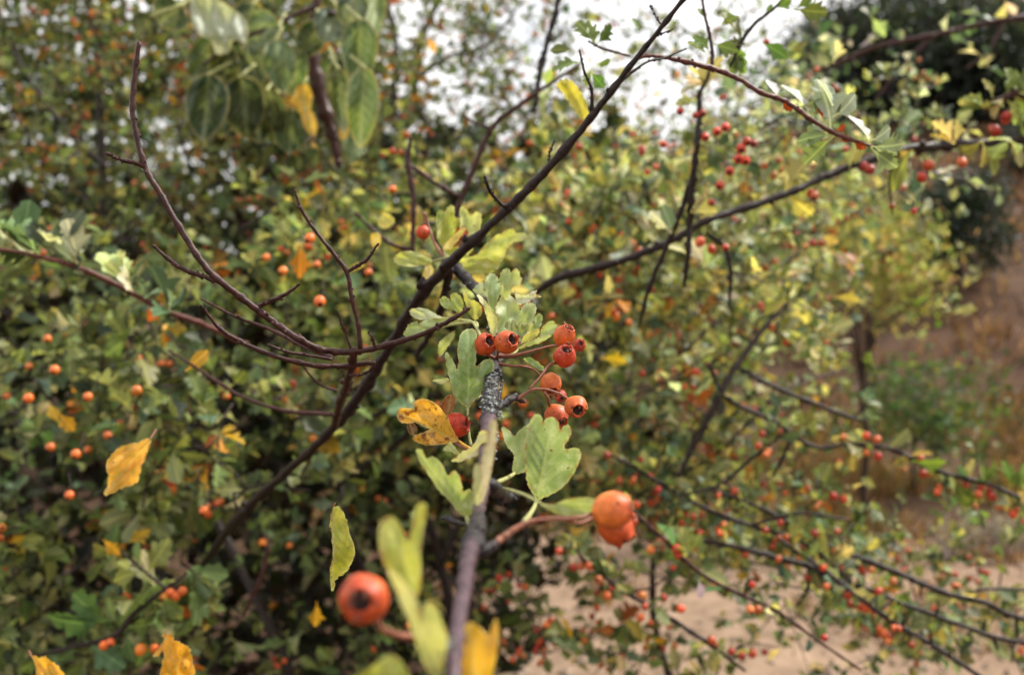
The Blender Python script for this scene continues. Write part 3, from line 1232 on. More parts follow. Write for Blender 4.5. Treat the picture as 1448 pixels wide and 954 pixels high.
# ------------------------------------------------------------------ trees and shrubs farther off
def crown_tree(name, label, cat, base, h, rad, cz, ncl, leaf, cols, trunk_r, group=None, seed=0, squash=1.0, per=26, trunk_h=None, gap=.35):
    r_ = np.random.default_rng(seed)
    base = np.array(base, float)
    root = thing(name, label, cat, base, group)
    a = Acc()
    top = base + np.array([r_.normal() * .1 * h * .3, r_.normal() * .05 * h, h * .8])
    pts = [base + (top - base) * t + r_.normal(size=3) * [.03 * h * .3, .03 * h * .3, 0] * (t > 0) for t in np.linspace(0, 1, 7)]
    Q = catmull(pts, 4)
    V, T = tube(Q - [0, 0, .05], np.linspace(trunk_r, trunk_r * .25, len(Q)), 9, True, .06, seed)
    a.add(V, T)
    a.build('trunk', [M_TWIG_BG], root, base)
    centers = []
    for i in range(ncl):
        v = unit(r_.normal(size=3)) * (r_.random() ** .45)
        c = base + np.array([v[0] * rad, v[1] * rad, cz + v[2] * rad * squash])
        c += np.array([0, 0, 1]) * .12 * rad * math.sin(5 * v[0] + seed)
        centers.append(c)
    for i in range(9):
        c = centers[int(r_.integers(ncl))]
        s = Q[int(r_.integers(len(Q) // 3, len(Q)))]
        b = Acc()
        m = (s + c) / 2 + r_.normal(size=3) * rad * .08
        V, T = tube(catmull([s, m, c], 5), np.linspace(trunk_r * .4, trunk_r * .08, 11), 6, True)
        b.add(V, T)
        b.build('limb', [M_TWIG_BG], root, s)
    la = Acc()
    for c in centers:
        col = np.array(cols[int(r_.integers(len(cols)))]) * r_.uniform(.75, 1.3)
        cr = rad * gap
        n = per
        var = int(r_.integers(N_HAW))
        Vt, Tt, uvt = LEAF_T[var]
        pos = c + r_.normal(size=(n, 3)) * cr * .5
        for p in pos:
            R = basis(r_.normal(size=3), np.array([0, -.3, .7]) + .7 * r_.normal(size=3)) * leaf * r_.uniform(.6, 1.3)
            la.add(Vt @ R.T + p, Tt, np.clip(col * (1 + .15 * r_.normal(size=3)), .005, .9), uv=uvt)
    tag(la.build('crown', [M_LEAF_A], root, base), kind='stuff')
    return root


def on_land(px, d, dy=0):
    p = W(px, 400, d)
    p[2] = float(land(p[0], p[1])) + dy
    return p


DK = [(.026, .036, .026), (.040, .052, .036), (.020, .028, .022), (.058, .070, .048)]
wood = [(1165, 26, 5.0, 1.7), (1215, 24, 5.9, 1.8), (1268, 25, 6.6, 2.0), (1322, 23, 6.6, 1.9), (1378, 25, 7.8, 2.1), (1430, 23, 7.4, 2.0), (1488, 24, 8.2, 2.2), (1240, 29, 7.4, 2.0),
        (1345, 29, 9.0, 2.2), (1450, 29, 10.0, 2.6), (1545, 26, 9.0, 2.4)]
wlab = ['small dark evergreen at the left end of the wood on the hill',
        'dark evergreen second from the left along the front of the hill wood',
        'rounded dark evergreen third along the front of the hill wood',
        'dark evergreen in the middle of the front row of the hill wood',
        'tall dark evergreen right of the middle of the hill wood front',
        'dark evergreen above the brown slope by the right border',
        'big dark evergreen at the right end of the front row, half cut off',
        'dark evergreen behind the left end of the hill wood',
        'tall dark evergreen behind the middle of the hill wood',
        'tallest dark evergreen behind the right part of the hill wood',
        'dark evergreen beyond the right edge of the hill wood']
for i, (px, d, top, rad) in enumerate(wood[:10]):
    p = on_land(px, d)
    h = max(top - p[2], 3.0)
    crown_tree('evergreen_tree', wlab[i], 'tree', p, h, rad, h * .52, 150, .20, DK, .14, 'dark evergreens of the wood on the hill', 50 + i, squash=(h * .55) / rad, per=26, gap=.34)

p = on_land(1356, 11.7)
crown_tree('dark_shrub', 'dark green rounded shrub on the brown slope at the right', 'shrub', p, 1.35, .66, .66, 150, .07, [(.012, .022, .014), (.018, .030, .018)], .05, None, 70, 1.0, 28, gap=.3)
p = on_land(1440, 17.0)
crown_tree('dark_shrub', 'dark shrub at the foot of the hill wood by the right border', 'shrub', p, 1.2, .55, .55, 50, .10, DK, .05, None, 71, 1.0, 24, gap=.3)

# slender young tree whose trunk stands behind the path
p = on_land(1236, 5.75)
crown_tree('young_tree', 'slender young tree with thin dark trunk and yellow-green crown behind the path', 'tree', p, 2.1, .43, 1.60, 120, .045,
           [(.22, .24, .06), (.30, .28, .10), (.18, .21, .07), (.36, .32, .12)], .024, None, 72, .95, 24, gap=.3)
# bright green shrub beside it
p = on_land(1305, 6.6)
crown_tree('green_shrub', 'bright green feathery shrub right of the slender young trunk', 'shrub', p, .9, .50, .60, 70, .060,
           [(.055, .095, .030), (.08, .13, .04), (.15, .17, .05), (.045, .07, .025)], .012, None, 73, .45, 20, gap=.5)
# thickets that close the view behind the hawthorns
back = [(-60, 7, 3.2, 1.5, 80, 'dim olive tree behind the far left of the hedge'),
        (130, 8, 2.9, 1.6, 81, 'dim green tree behind the bare reddish twig tip'),
        (360, 7.5, 2.9, 1.5, 82, 'dim green tree behind the broad smooth leaves at the top'),
        (560, 9, 2.9, 1.6, 83, 'grey-green tree behind the centre of the hedge'),
        (760, 10, 2.7, 1.6, 84, 'grey-green tree low behind the long diagonal branch'),
        (940, 11, 2.7, 1.6, 85, 'pale green tree behind the red-berried branches right of centre'),
        (1090, 12.5, 2.9, 1.5, 86, 'pale olive tree below the bright sky left of the hill wood')]
for px, d, h, rad, sd_, lab in back:
    p = on_land(px, d)
    cols = [(.07, .10, .05), (.10, .13, .06), (.06, .08, .04)] if px < 700 else [(.14, .18, .09), (.18, .20, .09), (.11, .15, .08)]
    crown_tree('background_tree', lab, 'tree', p, h, rad, h * .5, 130, .085, cols, .07, 'trees behind the hawthorn hedge', sd_, (h * .55) / rad, 26, gap=.32)

# ================================================================== hawthorn bushes
TH = [(.10, .145, .085), (.14, .18, .11), (.075, .12, .06)]


def zone(P, n, x0, x1, y0, y1, front, thick, size, pal, aut=.08, berry=.2, nodes=5, per=2, L=.10, keep=None, pal_b=BER, dirb=(0, -.2, .1), up=.6, clump=None, cs=11.0):
    r = P.r
    k = 0
    tries = 0
    while k < n and tries < n * 30:
        tries += 1
        px, py = r.uniform(x0, x1), r.uniform(y0, y1)
        if keep is not None and not keep(px, py, r):
            continue
        f = front(px, py) if callable(front) else front
        d = f + thick * r.random() ** 1.3
        pos = W(px, py, d)
        if pos[2] < .03 + float(land(pos[0], pos[1])):
            continue
        if clump is not None and mnoise.noise(Vector((pos[0] * cs, pos[1] * cs * .35, pos[2] * cs * 1.25))) < clump:
            continue
        dr = r.normal(size=3) + np.array(dirb)
        P.sprig(pos, dr, L * r.uniform(.6, 1.3), size * r.uniform(.8, 1.2), pal, nodes, per, aut, berry, up, pal_b=pal_b)
        k += 1


def boughs(P, lst, mat=M_BARK_DARK, seed=0, wander=.01):
    for i, pix in enumerate(lst):
        stem(P.root, pix, mat, 'bough', 8, 6, .25, seed + i, .06, 0, 1.0, False, wander)


# left bush, in shade, orange haws
base = on_land(250, 1.9)
rootL = thing('hawthorn_bush', 'dense dim hawthorn bush filling the left side, dark green leaves and small orange haws', 'bush', base, 'hawthorn bushes of the hedge')
BL = Plant(rootL, 11)
frontL = lambda x, y: 1.05 + .55 * max(0, (470 - y) / 300) + .25 * max(0, (x - 350) / 300) + .12 * math.sin(x * .02) * math.sin(y * .017)


def keepL(px, py, r):
    hole = 0
    for cx, cy, rx, ry in ((120, 850, 90, 60), (330, 850, 110, 80), (30, 700, 60, 50), (500, 640, 60, 50), (560, 800, 80, 90), (330, 640, 70, 40), (60, 470, 60, 30)):
        hole = max(hole, math.exp(-((px - cx) / rx) ** 2 - ((py - cy) / ry) ** 2))
    return r.random() > hole * .85


zone(BL, 270, -120, 560, 320, 660, frontL, .8, .0245, G_DARK[2:] + G_MID + G_MID + G_YEL[2:3] + TH, .018, .03, 3, 4, .07, keepL, clump=.13)
zone(BL, 140, -120, 680, 600, 1010, frontL, .9, .0245, G_DARK + G_MID + TH[:1], .018, .03, 3, 4, .07, keepL, clump=.13)
zone(BL, 70, -150, 300, 640, 1010, frontL, .25, .027, G_DARK[1:] + G_MID, .04, .05, 3, 4, .07, keepL, clump=.12)
zone(BL, 420, -150, 740, 320, 1010, 2.1, 1.1, .045, D_SHADE, .02, .0, 5, 3, .16)
zone(BL, 450, -150, 740, 300, 1010, 2.9, 1.0, .055, D_SHADE, .0, 0, 5, 3, .20)
boughs(BL, [[(-60, 560, 1.7, 9), (90, 600, 1.7, 8), (240, 640, 1.6, 6), (340, 620, 1.6, 3)],
            [(-40, 820, 1.4, 7), (80, 790, 1.4, 6), (170, 730, 1.4, 5), (260, 700, 1.4, 3)],
            [(420, 1000, 1.6, 14), (380, 900, 1.6, 13), (330, 780, 1.7, 11), (250, 640, 1.8, 8), (200, 520, 1.9, 5)],
            [(560, 1000, 1.7, 12), (540, 880, 1.7, 11), (480, 760, 1.7, 9), (470, 640, 1.8, 7), (430, 560, 1.8, 4)],
            [(150, 1000, 1.5, 9), (130, 900, 1.5, 8), (60, 800, 1.6, 6), (10, 690, 1.6, 4)],
            [(-40, 440, 1.9, 8), (120, 470, 1.9, 7), (260, 520, 1.8, 5), (330, 540, 1.8, 3)]], M_BARK_DARK, 200)

# middle bush behind the sharp twig
base = on_land(640, 2.2)
rootM = thing('hawthorn_bush', 'mid-green hawthorn bush behind the sharp haw clusters in the centre', 'bush', base, 'hawthorn bushes of the hedge')
BM = Plant(rootM, 12)
frontM = lambda x, y: 1.25 + .3 * max(0, (400 - y) / 200) + .12 * math.sin(x * .03) * math.sin(y * .02)
zone(BM, 290, 380, 860, 230, 640, frontM, .8, .0245, G_MID + TH + G_DARK[2:] + G_YEL, .015, .06, 3, 4, .07, clump=.07)
zone(BM, 330, 360, 900, 210, 700, 2.2, 1.2, .048, D_SHADE + G_DARK[:3], .03, .02, 5, 3, .16)
zone(BM, 80, 480, 700, 620, 1010, lambda x, y: 1.5, .9, .0245, G_DARK + G_MID[:1], .06, .06, 4, 2, .08, clump=.05)
boughs(BM, [[(640, 1010, 1.9, 13), (640, 880, 1.9, 12), (600, 740, 1.9, 11), (560, 600, 1.9, 9), (540, 430, 1.9, 6), (500, 300, 2.0, 3)],
            [(620, 800, 1.7, 9), (700, 660, 1.7, 8), (800, 560, 1.7, 6), (860, 420, 1.8, 4)],
            [(470, 690, 1.4, 8), (560, 610, 1.4, 8), (640, 530, 1.4, 7), (690, 400, 1.4, 4)],
            [(430, 650, 1.3, 8), (540, 590, 1.3, 7), (620, 560, 1.3, 5), (660, 480, 1.3, 4)]], M_BARK_DARK, 230)

# right bush, brighter and yellower with many red haws
base = on_land(980, 2.6)
rootR = thing('hawthorn_bush', 'bright yellow-green hawthorn bush right of centre, thick with small red haws', 'bush', base, 'hawthorn bushes of the hedge')
BR = Plant(rootR, 13)
REDB = [(.58, .07, .02), (.62, .11, .025), (.45, .035, .015), (.66, .16, .04)]
frontR = lambda x, y: 1.35 + .35 * max(0, (x - 1050) / 300) + .15 * math.sin(x * .021 + 1) * math.sin(y * .019)


def keepR(px, py, r):
    # the bush thins out towards the upper right and towards the path
    e = ((px - 900) / 330) ** 2 + ((py - 370) / 215) ** 2
    if 1195 < px < 1330 and 545 < py < 780:
        return False
    return r.random() < math.exp(-max(0, e - .35) * 2.6) * (1 if px < 1330 else .25)


zone(BR, 520, 740, 1400, 190, 640, frontR, .9, .0235, G_YEL + G_MID + G_PALE + G_PALE[:2] + TH, .02, .10, 3, 4, .08, keepR, REDB, clump=-.02)
zone(BR, 190, 740, 1250, 210, 600, 2.3, 1.2, .036, G_DARK[1:] + G_MID + G_MID + G_YEL, .03, .05, 5, 3, .15, keepR, REDB)


def keepLR(px, py, r):
    line = 640 + (px - 850) * .42
    if 1200 < px < 1330 and py < 760:
        return False
    return r.random() < math.exp(-((py - line) / 95.) ** 2) * (1.0 if px < 1250 else .35) + .05


zone(BR, 330, 800, 1440, 590, 1000, lambda x, y: 1.3, .9, .0215, G_MID + G_DARK[2:] + G_YEL[:2] + TH, .04, .07, 4, 3, .08, keepLR, REDB)
zone(BR, 26, 700, 960, 720, 1000, lambda x, y: 1.3, .7, .028, G_DARK + G_MID, .06, .15, 4, 2, .09, None, REDB)
boughs(BR, [[(960, 1000, 1.9, 10), (930, 880, 1.9, 9), (900, 760, 1.9, 8), (880, 640, 1.9, 7), (900, 500, 2.0, 4)],
            [(880, 640, 1.8, 7), (960, 520, 1.8, 6), (1060, 420, 1.9, 5), (1160, 330, 2.0, 3)],
            [(900, 700, 1.6, 7), (1010, 640, 1.6, 6), (1110, 560, 1.6, 4), (1200, 520, 1.7, 3)]], M_BARK_DARK, 260)

# old hawthorn tree above, sky showing through its thin crown
base = on_land(470, 3.4)
rootT = thing('hawthorn_tree', 'tall sparse hawthorn tree at the top with white sky glinting through its small leaves', 'tree', base)
BT = Plant(rootT, 14)


def keepT(px, py, r):
    if px > 690:
        return r.random() < max(0.17, .88 - (px - 690) / 220.0 + max(0, py - 60) / 350.0)
    g = 1.0
    for cx, cy, rx, ry in ((195, 12, 48, 40), (60, 30, 36, 36), (245, 95, 22, 18), (545, 40, 60, 50), (650, 140, 60, 40)):
        g -= .80 * math.exp(-((px - cx) / rx) ** 2 - ((py - cy) / ry) ** 2)
    return r.random() < g


zone(BT, 820, -120, 560, -80, 370, 2.0, 1.7, .024, G_DARK + G_MID[:2] + [(.14, .11, .03), (.10, .09, .03)], .045, .05, 6, 2, .11, keepT, [(.45, .09, .02), (.5, .14, .03)], clump=-.08, cs=7.)
zone(BT, 330, -150, 600, 110, 400, 3.8, .8, .05, D_SHADE + G_DARK[:2], .03, 0, 5, 3, .20)
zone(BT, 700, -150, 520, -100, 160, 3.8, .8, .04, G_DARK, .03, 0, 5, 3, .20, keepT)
zone(BT, 760, 440, 1080, -80, 300, 2.1, 2.0, .022, G_MID + TH + G_DARK + [(.12, .09, .06), (.16, .13, .09)], .08, .03, 5, 2, .14, keepT)
boughs(BT, [[(420, 330, 3.0, 14), (370, 220, 3.0, 13), (330, 120, 3.0, 11), (250, 30, 3.0, 9), (200, -60, 3.0, 6)],
            [(640, 330, 3.0, 13), (620, 210, 3.0, 12), (590, 120, 3.0, 11), (600, 40, 3.0, 9), (650, -60, 3.0, 6)],
            [(600, 250, 2.8, 9), (560, 150, 2.8, 8), (560, 60, 2.8, 7), (530, -40, 2.8, 5)],
            [(150, 360, 2.8, 12), (150, 240, 2.8, 12), (140, 120, 2.8, 10), (135, 0, 2.8, 9), (120, -80, 2.8, 6)],
            [(590, 110, 3.0, 7), (640, 80, 3.0, 6), (690, 60, 3.0, 5), (740, 0, 3.0, 3)],
            [(640, 200, 2.9, 7), (700, 160, 2.9, 6), (760, 150, 2.9, 5), (850, 110, 2.9, 3)],
            [(150, 240, 2.6, 8), (90, 170, 2.6, 7), (40, 90, 2.6, 5), (0, 20, 2.6, 4)],
            [(280, 80, 2.7, 7), (250, 160, 2.7, 6), (270, 240, 2.7, 4)]], M_BARK_DARK, 300)

zone(BR, 70, 1000, 1340, 110, 270, 1.15, .8, .021, G_PALE + TH + G_YEL[2:3], .02, .05, 3, 3, .07, None, REDB)
# ================================================================== separate branches in front of the bushes
def branch(name, label, cat, main, mat, sides=(), group=None, seed=0, knots=.25, buds=6, side_mat=None, n=10):
    o = W(main[0][0], main[0][1], main[0][2])
    root = thing(name, label, cat, o, group)
    ob, Q, R = stem(root, main, mat, 'stem', n, 7, knots, seed, .05, buds)
    for i, s in enumerate(sides):
        stem(root, s, side_mat or mat, 'side_twig', 8, 7, knots, seed + 10 + i, .05, max(1, buds // 2))
    P = Plant(root, seed + 500)
    P.twigmat = M_BARK_RED
    return root, P, Q, R


def placed_leaf(P, bx, by, tx, ty, d, tint, var=0, roll=.3, dd=0.0):
    b, t = W(bx, by, d), W(tx, ty, d + dd)
    y = t - b
    n = -FWD * math.cos(roll) + np.cross(unit(y), -FWD) * math.sin(roll)
    P.leaf(b, basis(y, n), np.linalg.norm(y) * 1.1, var, tint)


# long diagonal branch
rD, PD, QD, _ = branch('hawthorn_branch', 'long straight dark branch rising diagonally from the lower left to the top right of centre', 'branch',
    [(250, 850, 1.15, 9.5), (330, 740, .98, 12.0), (400, 672, .85, 11.2), (455, 622, .75, 12.0), (500, 570, .68, 14.6), (545, 500, .64, 13.8), (590, 425, .60, 14.6), (640, 368, .56, 14.6),
     (700, 312, .54, 11.2), (760, 255, .53, 12.0), (820, 186, .52, 10.3), (870, 122, .51, 8.6), (920, 58, .50, 6.9), (975, -12, .49, 6.0)], M_BARK_DARK,
    [[(722, 296, .535, 6.9), (708, 288, None, 5.2), (694, 272, None, 5.2), (686, 253, .52, 4.3)],
     [(835, 165, .52, 6.0), (837, 131, None, 4.3), (826, 100, None, 3.4), (820, 74, .51, 2.6)],
     [(778, 236, .53, 3.4), (777, 218, None, 2.6), (783, 202, .53, 2.6)],
     [(862, 132, .51, 4.3), (878, 116, None, 4.3), (913, 89, None, 3.4), (940, 82, None, 3.0), (968, 70, .53, 2.6)],
     [(925, 52, .50, 2.6), (938, 47, None, 2.1), (951, 42, .50, 1.7)],
     [(934, 34, .50, 2.6), (926, 20, None, 1.7), (920, 8, .50, 1.4)],
     [(635, 380, .57, 12.0), (628, 420, .60, 11.2), (615, 460, .64, 8.6), (590, 500, .68, 6.9)],
     [(340, 725, .97, 4.3), (330, 700, .97, 3.4), (349, 691, None, 3.4), (330, 668, None, 2.6), (300, 648, .96, 2.6)],
     [(345, 690, .97, 3.4), (365, 688, None, 2.6), (378, 680, .95, 2.1)]], seed=21, knots=.34, buds=26, n=12)
# bare twig at the left
rE, PE, QE, _ = branch('bare_twig', 'leafless red-brown twig curving up to the upper left, forked tips, in focus', 'twig',
    [(660, 438, .47, 4.8), (640, 451, .47, 6.4), (600, 471, .475, 7.2), (545, 488, .48, 8.0), (500, 497, .48, 9.6), (455, 494, .475, 9.6), (420, 478, .47, 9.6), (380, 450, .47, 9.6), (340, 420, .465, 9.6),
     (300, 388, .46, 9.6), (262, 335, .46, 8.8), (230, 280, .46, 8.0), (205, 236, .46, 8.0), (193, 190, .46, 7.2), (187, 150, .46, 7.2), (191, 100, .46, 7.2), (197, 60, .46, 6.4)][::-1], M_BARK_RED,
    [[(204, 236, .46, 7.2), (190, 230, None, 6.4), (174, 227, None, 5.6), (156, 219, .455, 4.8)],
     [(303, 398, .46, 6.4), (285, 390, None, 6.4), (262, 382, None, 6.4), (240, 368, None, 5.6), (220, 350, .455, 4.0)],
     [(364, 433, .47, 6.4), (382, 426, None, 5.6), (402, 417, None, 5.6), (420, 404, .465, 4.0)],
     [(510, 492, .48, 7.2), (506, 455, None, 6.4), (497, 420, None, 6.4), (490, 384, None, 6.4), (466, 352, None, 5.6), (440, 318, None, 4.8), (426, 296, None, 4.8), (418, 273, .47, 3.2)],
     [(491, 384, .476, 5.6), (505, 376, None, 4.8), (520, 366, None, 4.8), (533, 347, .47, 3.2)],
     [(530, 512, .49, 6.4), (490, 517, .49, 7.2), (450, 517, .485, 7.2), (400, 507, None, 6.4), (350, 488, None, 6.4), (315, 468, None, 5.6), (298, 450, None, 4.8), (286, 434, .47, 3.2)],
     [(470, 505, .50, 5.6), (430, 490, .51, 5.6), (385, 467, .52, 4.8), (330, 446, .52, 4.0), (287, 424, .52, 2.8)],
     [(470, 508, .49, 4.8), (430, 501, None, 4.0), (405, 497, None, 4.0), (381, 488, .48, 2.8)],
     [(497, 496, .48, 4.0), (490, 475, None, 3.2), (484, 460, None, 3.2), (478, 443, .475, 2.4)],
     [(530, 490, .48, 3.2), (527, 480, None, 2.8), (522, 470, .475, 2.4)],
     [(500, 500, .48, 11.2), (497, 520, .50, 11.2), (490, 545, .54, 11.2), (480, 572, .60, 11.2), (474, 600, .68, 9.6)],
     [(528, 508, .49, 4.0), (527, 520, None, 4.0), (510, 530, None, 3.2), (495, 530, .50, 2.4)],
     [(475, 552, .58, 4.0), (455, 545, None, 3.2), (440, 532, None, 3.2), (428, 517, .56, 2.4)]], seed=41, knots=.30, buds=22, n=12)
# thin brown twig below it
rF, PF, _, _ = branch('thin_twig', 'thin brown twig running below the bare red-brown twig at left', 'twig',
    [(475, 586, .72, 6), (440, 584, .72, 6), (400, 580, .72, 5), (345, 562, .73, 5), (300, 535, .74, 4.5), (270, 515, .75, 4), (240, 496, .76, 3)], M_BARK_RED, seed=61, knots=.2, buds=5, n=8)
placed_leaf(PF, 262, 525, 290, 500, .75, (.6, .35, .05), 6)
# left shoot with pale leaf rosettes
rG, PG, QG, _ = branch('leafy_shoot', 'reddish shoot entering from the left border with pale grey-green leaf tufts', 'shoot',
    [(345, 486, .92, 7.6), (290, 460, .88, 7.6), (225, 435, .84, 7.6), (170, 405, .82, 7.6), (110, 378, .80, 7.6), (60, 364, .79, 6.0), (20, 355, .78, 4.2), (-30, 350, .78, 3.4)][::-1], M_BARK_SHOOT, seed=71, knots=.3, buds=8)
for bx, by, dx, dy, k, pal in ((60, 362, -1, .5, 6, G_PALE + TH), (75, 358, .2, 1, 6, G_PALE + TH), (110, 376, .2, 1, 5, TH + G_PALE[:1]), (185, 410, .3, 1, 6, TH + G_PALE), (205, 420, .4, .9, 4, TH), (30, 352, -.5, .7, 4, TH + G_PALE), (240, 440, .1, .8, 4, TH)):
    PG.clump(W(bx, by, .81), RIGHT * dx + UP * dy - FWD * .3, k, .030, pal, .45)
# thin upright twigs in the upper centre
rH, PH, _, _ = branch('upright_twig', 'thin greyish twig climbing to the upper right behind the diagonal branch', 'twig',
    [(640, 330, .95, 6), (645, 302, .95, 7), (661, 258, .95, 8), (678, 218, .95, 7), (698, 178, .95, 7), (735, 148, .95, 6), (782, 116, .95, 4.5), (820, 90, .95, 3)], M_BARK_RED,
    [[(648, 278, .95, 7), (614, 258, None, 6), (577, 231, .95, 5)], [(698, 182, .95, 5), (675, 175, None, 4), (656, 164, .95, 3)]], seed=81, buds=8)
rI, PI_, _, _ = branch('upright_twig', 'thin brown twig standing upright left of the small hanging haw', 'twig',
    [(583, 360, .9, 6), (584, 319, .9, 7), (584, 278, .9, 7), (577, 231, .9, 8), (580, 200, .9, 5)], M_BARK_RED,
    [[(583, 352, .9, 6), (560, 348, None, 6), (535, 332, None, 5), (520, 318, None, 5), (505, 303, .9, 4)]], seed=91, buds=6)
rJ, PJ, _, _ = branch('thorny_twig', 'thin thorny twig hanging straight down against the bright sky', 'twig',
    [(790, -10, 1.0, 7), (785, 20, 1.0, 7), (772, 67, 1.0, 7), (766, 90, 1.0, 8), (761, 118, 1.0, 7), (757, 152, 1.0, 5)], M_BARK_DARK, seed=101, knots=.5, buds=14)
# red shoot at the upper right
rR, PR, QR, _ = branch('red_shoot', 'glossy red shoot sloping down to the right with grey-green leaves, upper right', 'shoot',
    [(900, 84, .53, 3.8), (922, 79, .53, 5.3), (964, 86, .54, 7.6), (1008, 97, .55, 7.6), (1048, 114, .55, 6.8), (1075, 131, .55, 6.8), (1112, 144, .56, 6.8), (1145, 168, .56, 6.1), (1179, 188, .57, 6.1), (1212, 200, .57, 5.3), (1232, 207, .58, 3.8)],
    M_BARK_SHOOT, seed=111, knots=.3, buds=14, n=12)
PALE = (.36, .42, .33)
for bx, by, tx, ty, v, ro, c in ((1176, 186, 1165, 112, 2, .2, PALE), (1178, 166, 1214, 138, 6, .6, PALE), (1180, 158, 1163, 116, 7, .9, (.42, .47, .40)), (1148, 165, 1118, 118, 6, 1.0, (.5, .52, .50)),
                                 (1150, 168, 1163, 136, 6, .3, (.25, .33, .18)), (1128, 152, 1160, 142, 7, .8, PALE), (1176, 190, 1130, 196, 2, .3, (.20, .28, .14)), (1180, 192, 1140, 228, 5, .5, (.24, .31, .10)),
                                 (1176, 188, 1152, 174, 6, .2, PALE), (1232, 204, 1210, 162, 6, .9, (.5, .52, .50)), (1230, 200, 1262, 184, 6, .6, PALE), (1232, 208, 1278, 206, 4, .4, (.30, .37, .22)),
                                 (1232, 210, 1268, 238, 2, .5, (.28, .35, .20)), (1236, 208, 1262, 222, 5, .8, PALE), (1100, 140, 1090, 112, 6, .6, (.5, .52, .5))):
    placed_leaf(PR, bx, by, tx, ty, .57, c, v, ro, .004)
for bx, by, tx, ty in ((1180, 187, 1196, 178), (1206, 200, 1222, 210), (1163, 170, 1160, 152), (1105, 142, 1118, 156), (1186, 190, 1200, 200)):
    placed_leaf(PR, bx, by, tx, ty, .57, (.40, .07, .02), 4, .5)
# twigs against the sky
rS, PS, _, _ = branch('leafy_twig', 'upright thin twig with small green leaves against the white sky', 'twig',
    [(1006, 100, .60, 6), (1007, 70, .60, 5), (1001, 40, .60, 4.5), (996, 18, .60, 4), (992, -10, .60, 3)], M_BARK_RED, seed=121, buds=4, n=8)
rS2, PS2, _, _ = branch('leafy_twig', 'slanting thin twig with lobed green leaves at the top right of the sky', 'twig',
    [(1032, 95, .66, 4), (1051, 55, .66, 6), (1068, 33, .66, 5), (1091, 15, .66, 4), (1112, -6, .66, 3)], M_BARK_DARK, seed=131, buds=3, n=8)
GS = (.17, .23, .07)
for P_, d, L in ((PS, .60, ((1005, 75, 985, 50, 4, .4), (1008, 62, 1042, 72, 2, .3), (1000, 30, 990, 12, 6, .6), (1003, 80, 975, 60, 5, .8))),
                 (PS2, .66, ((1050, 22, 1024, 30, 2, .3), (1056, 70, 1035, 100, 4, .3), (1062, 66, 1032, 60, 5, .5), (1078, 60, 1112, 80, 2, .2), (1094, 4, 1086, 16, 6, .5), (1092, 12, 1120, -2, 3, .5),
                              (1122, 14, 1168, 18, 4, .4), (1124, 12, 1150, -4, 2, .6), (1052, 60, 1022, 20, 3, .7), (1046, 58, 1052, 100, 5, .9), (1040, 72, 1048, 98, 8, .2)))):
    for bx, by, tx, ty, v, ro in L:
        placed_leaf(P_, bx, by, tx, ty, d, jitter(GS, P_.r, .1, .2), v, ro)
# sprays left of them
rS3, PS3, _, _ = branch('leafy_twig', 'short twig with a few green leaves just left of the diagonal branch tip', 'twig',
    [(892, 80, .62, 3), (870, 74, .62, 4), (850, 68, .62, 4), (835, 60, .62, 3)], M_BARK_RED, seed=141, buds=2, n=8)
for bx, by, tx, ty, v, ro in ((846, 66, 820, 30, 4, .3), (840, 68, 836, 34, 2, .6), (842, 66, 862, 36, 5, .7), (812, 72, 782, 68, 6, .4), (826, 88, 784, 92, 4, .9), (842, 92, 862, 88, 6, 1.0), (834, 100, 852, 122, 8, .3), (836, 98, 828, 118, 4, .6), (905, 48, 898, 26, 6, .6)):
    placed_leaf(PS3, bx, by, tx, ty, .62, jitter(GS, PS3.r, .1, .2), v, ro)
# hanging dark twig right of centre with red haws
rV, PV_, _, _ = branch('hanging_branch', 'dark twig hanging from the red shoot past the red haws, forking low down', 'branch',
    [(1004, 96, .85, 4.8), (1000, 112, .85, 4.8), (989, 134, .85, 6.4), (989, 168, .85, 7.2), (984, 215, .85, 8.8), (979, 268, .86, 8.8), (975, 318, .87, 8.8), (973, 360, .87, 7.2), (968, 400, .88, 4.8)], M_BARK_DARK,
    [[(983, 235, .86, 6.4), (966, 290, None, 7.2), (948, 335, None, 7.2), (928, 382, None, 6.4), (914, 420, None, 6.4), (906, 455, .9, 4.0)]], seed=151, knots=.3, buds=12)
for x, y in ((962, 157), (984, 163), (993, 160), (1026, 180), (1014, 186), (997, 194), (1056, 200), (1048, 210), (1066, 203), (1044, 225), (1054, 227), (1032, 242), (938, 204), (1006, 286), (1018, 262), (1026, 350), (1084, 60)):
    s = W(x + PV_.r.normal() * 6, y - 18, .88)
    e = W(x, y, .85)
    PV_.twig([s, (s + e) / 2 + UP * .002, e], [.0006, .0005, .0005], 4)
    PV_.berry(e, e - s + .004 * PV_.r.normal(size=3), .0042 + .0004 * PV_.r.normal(), jitter((.50, .05, .015), PV_.r, .1, .15))
for bx, by, k in ((988, 140, 3), (985, 210, 3), (978, 300, 3), (1000, 120, 4), (950, 330, 3)):
    PV_.clump(W(bx, by, .86), RIGHT * PV_.r.normal() + UP * .4, k, .026, G_YEL + G_PALE, .7)
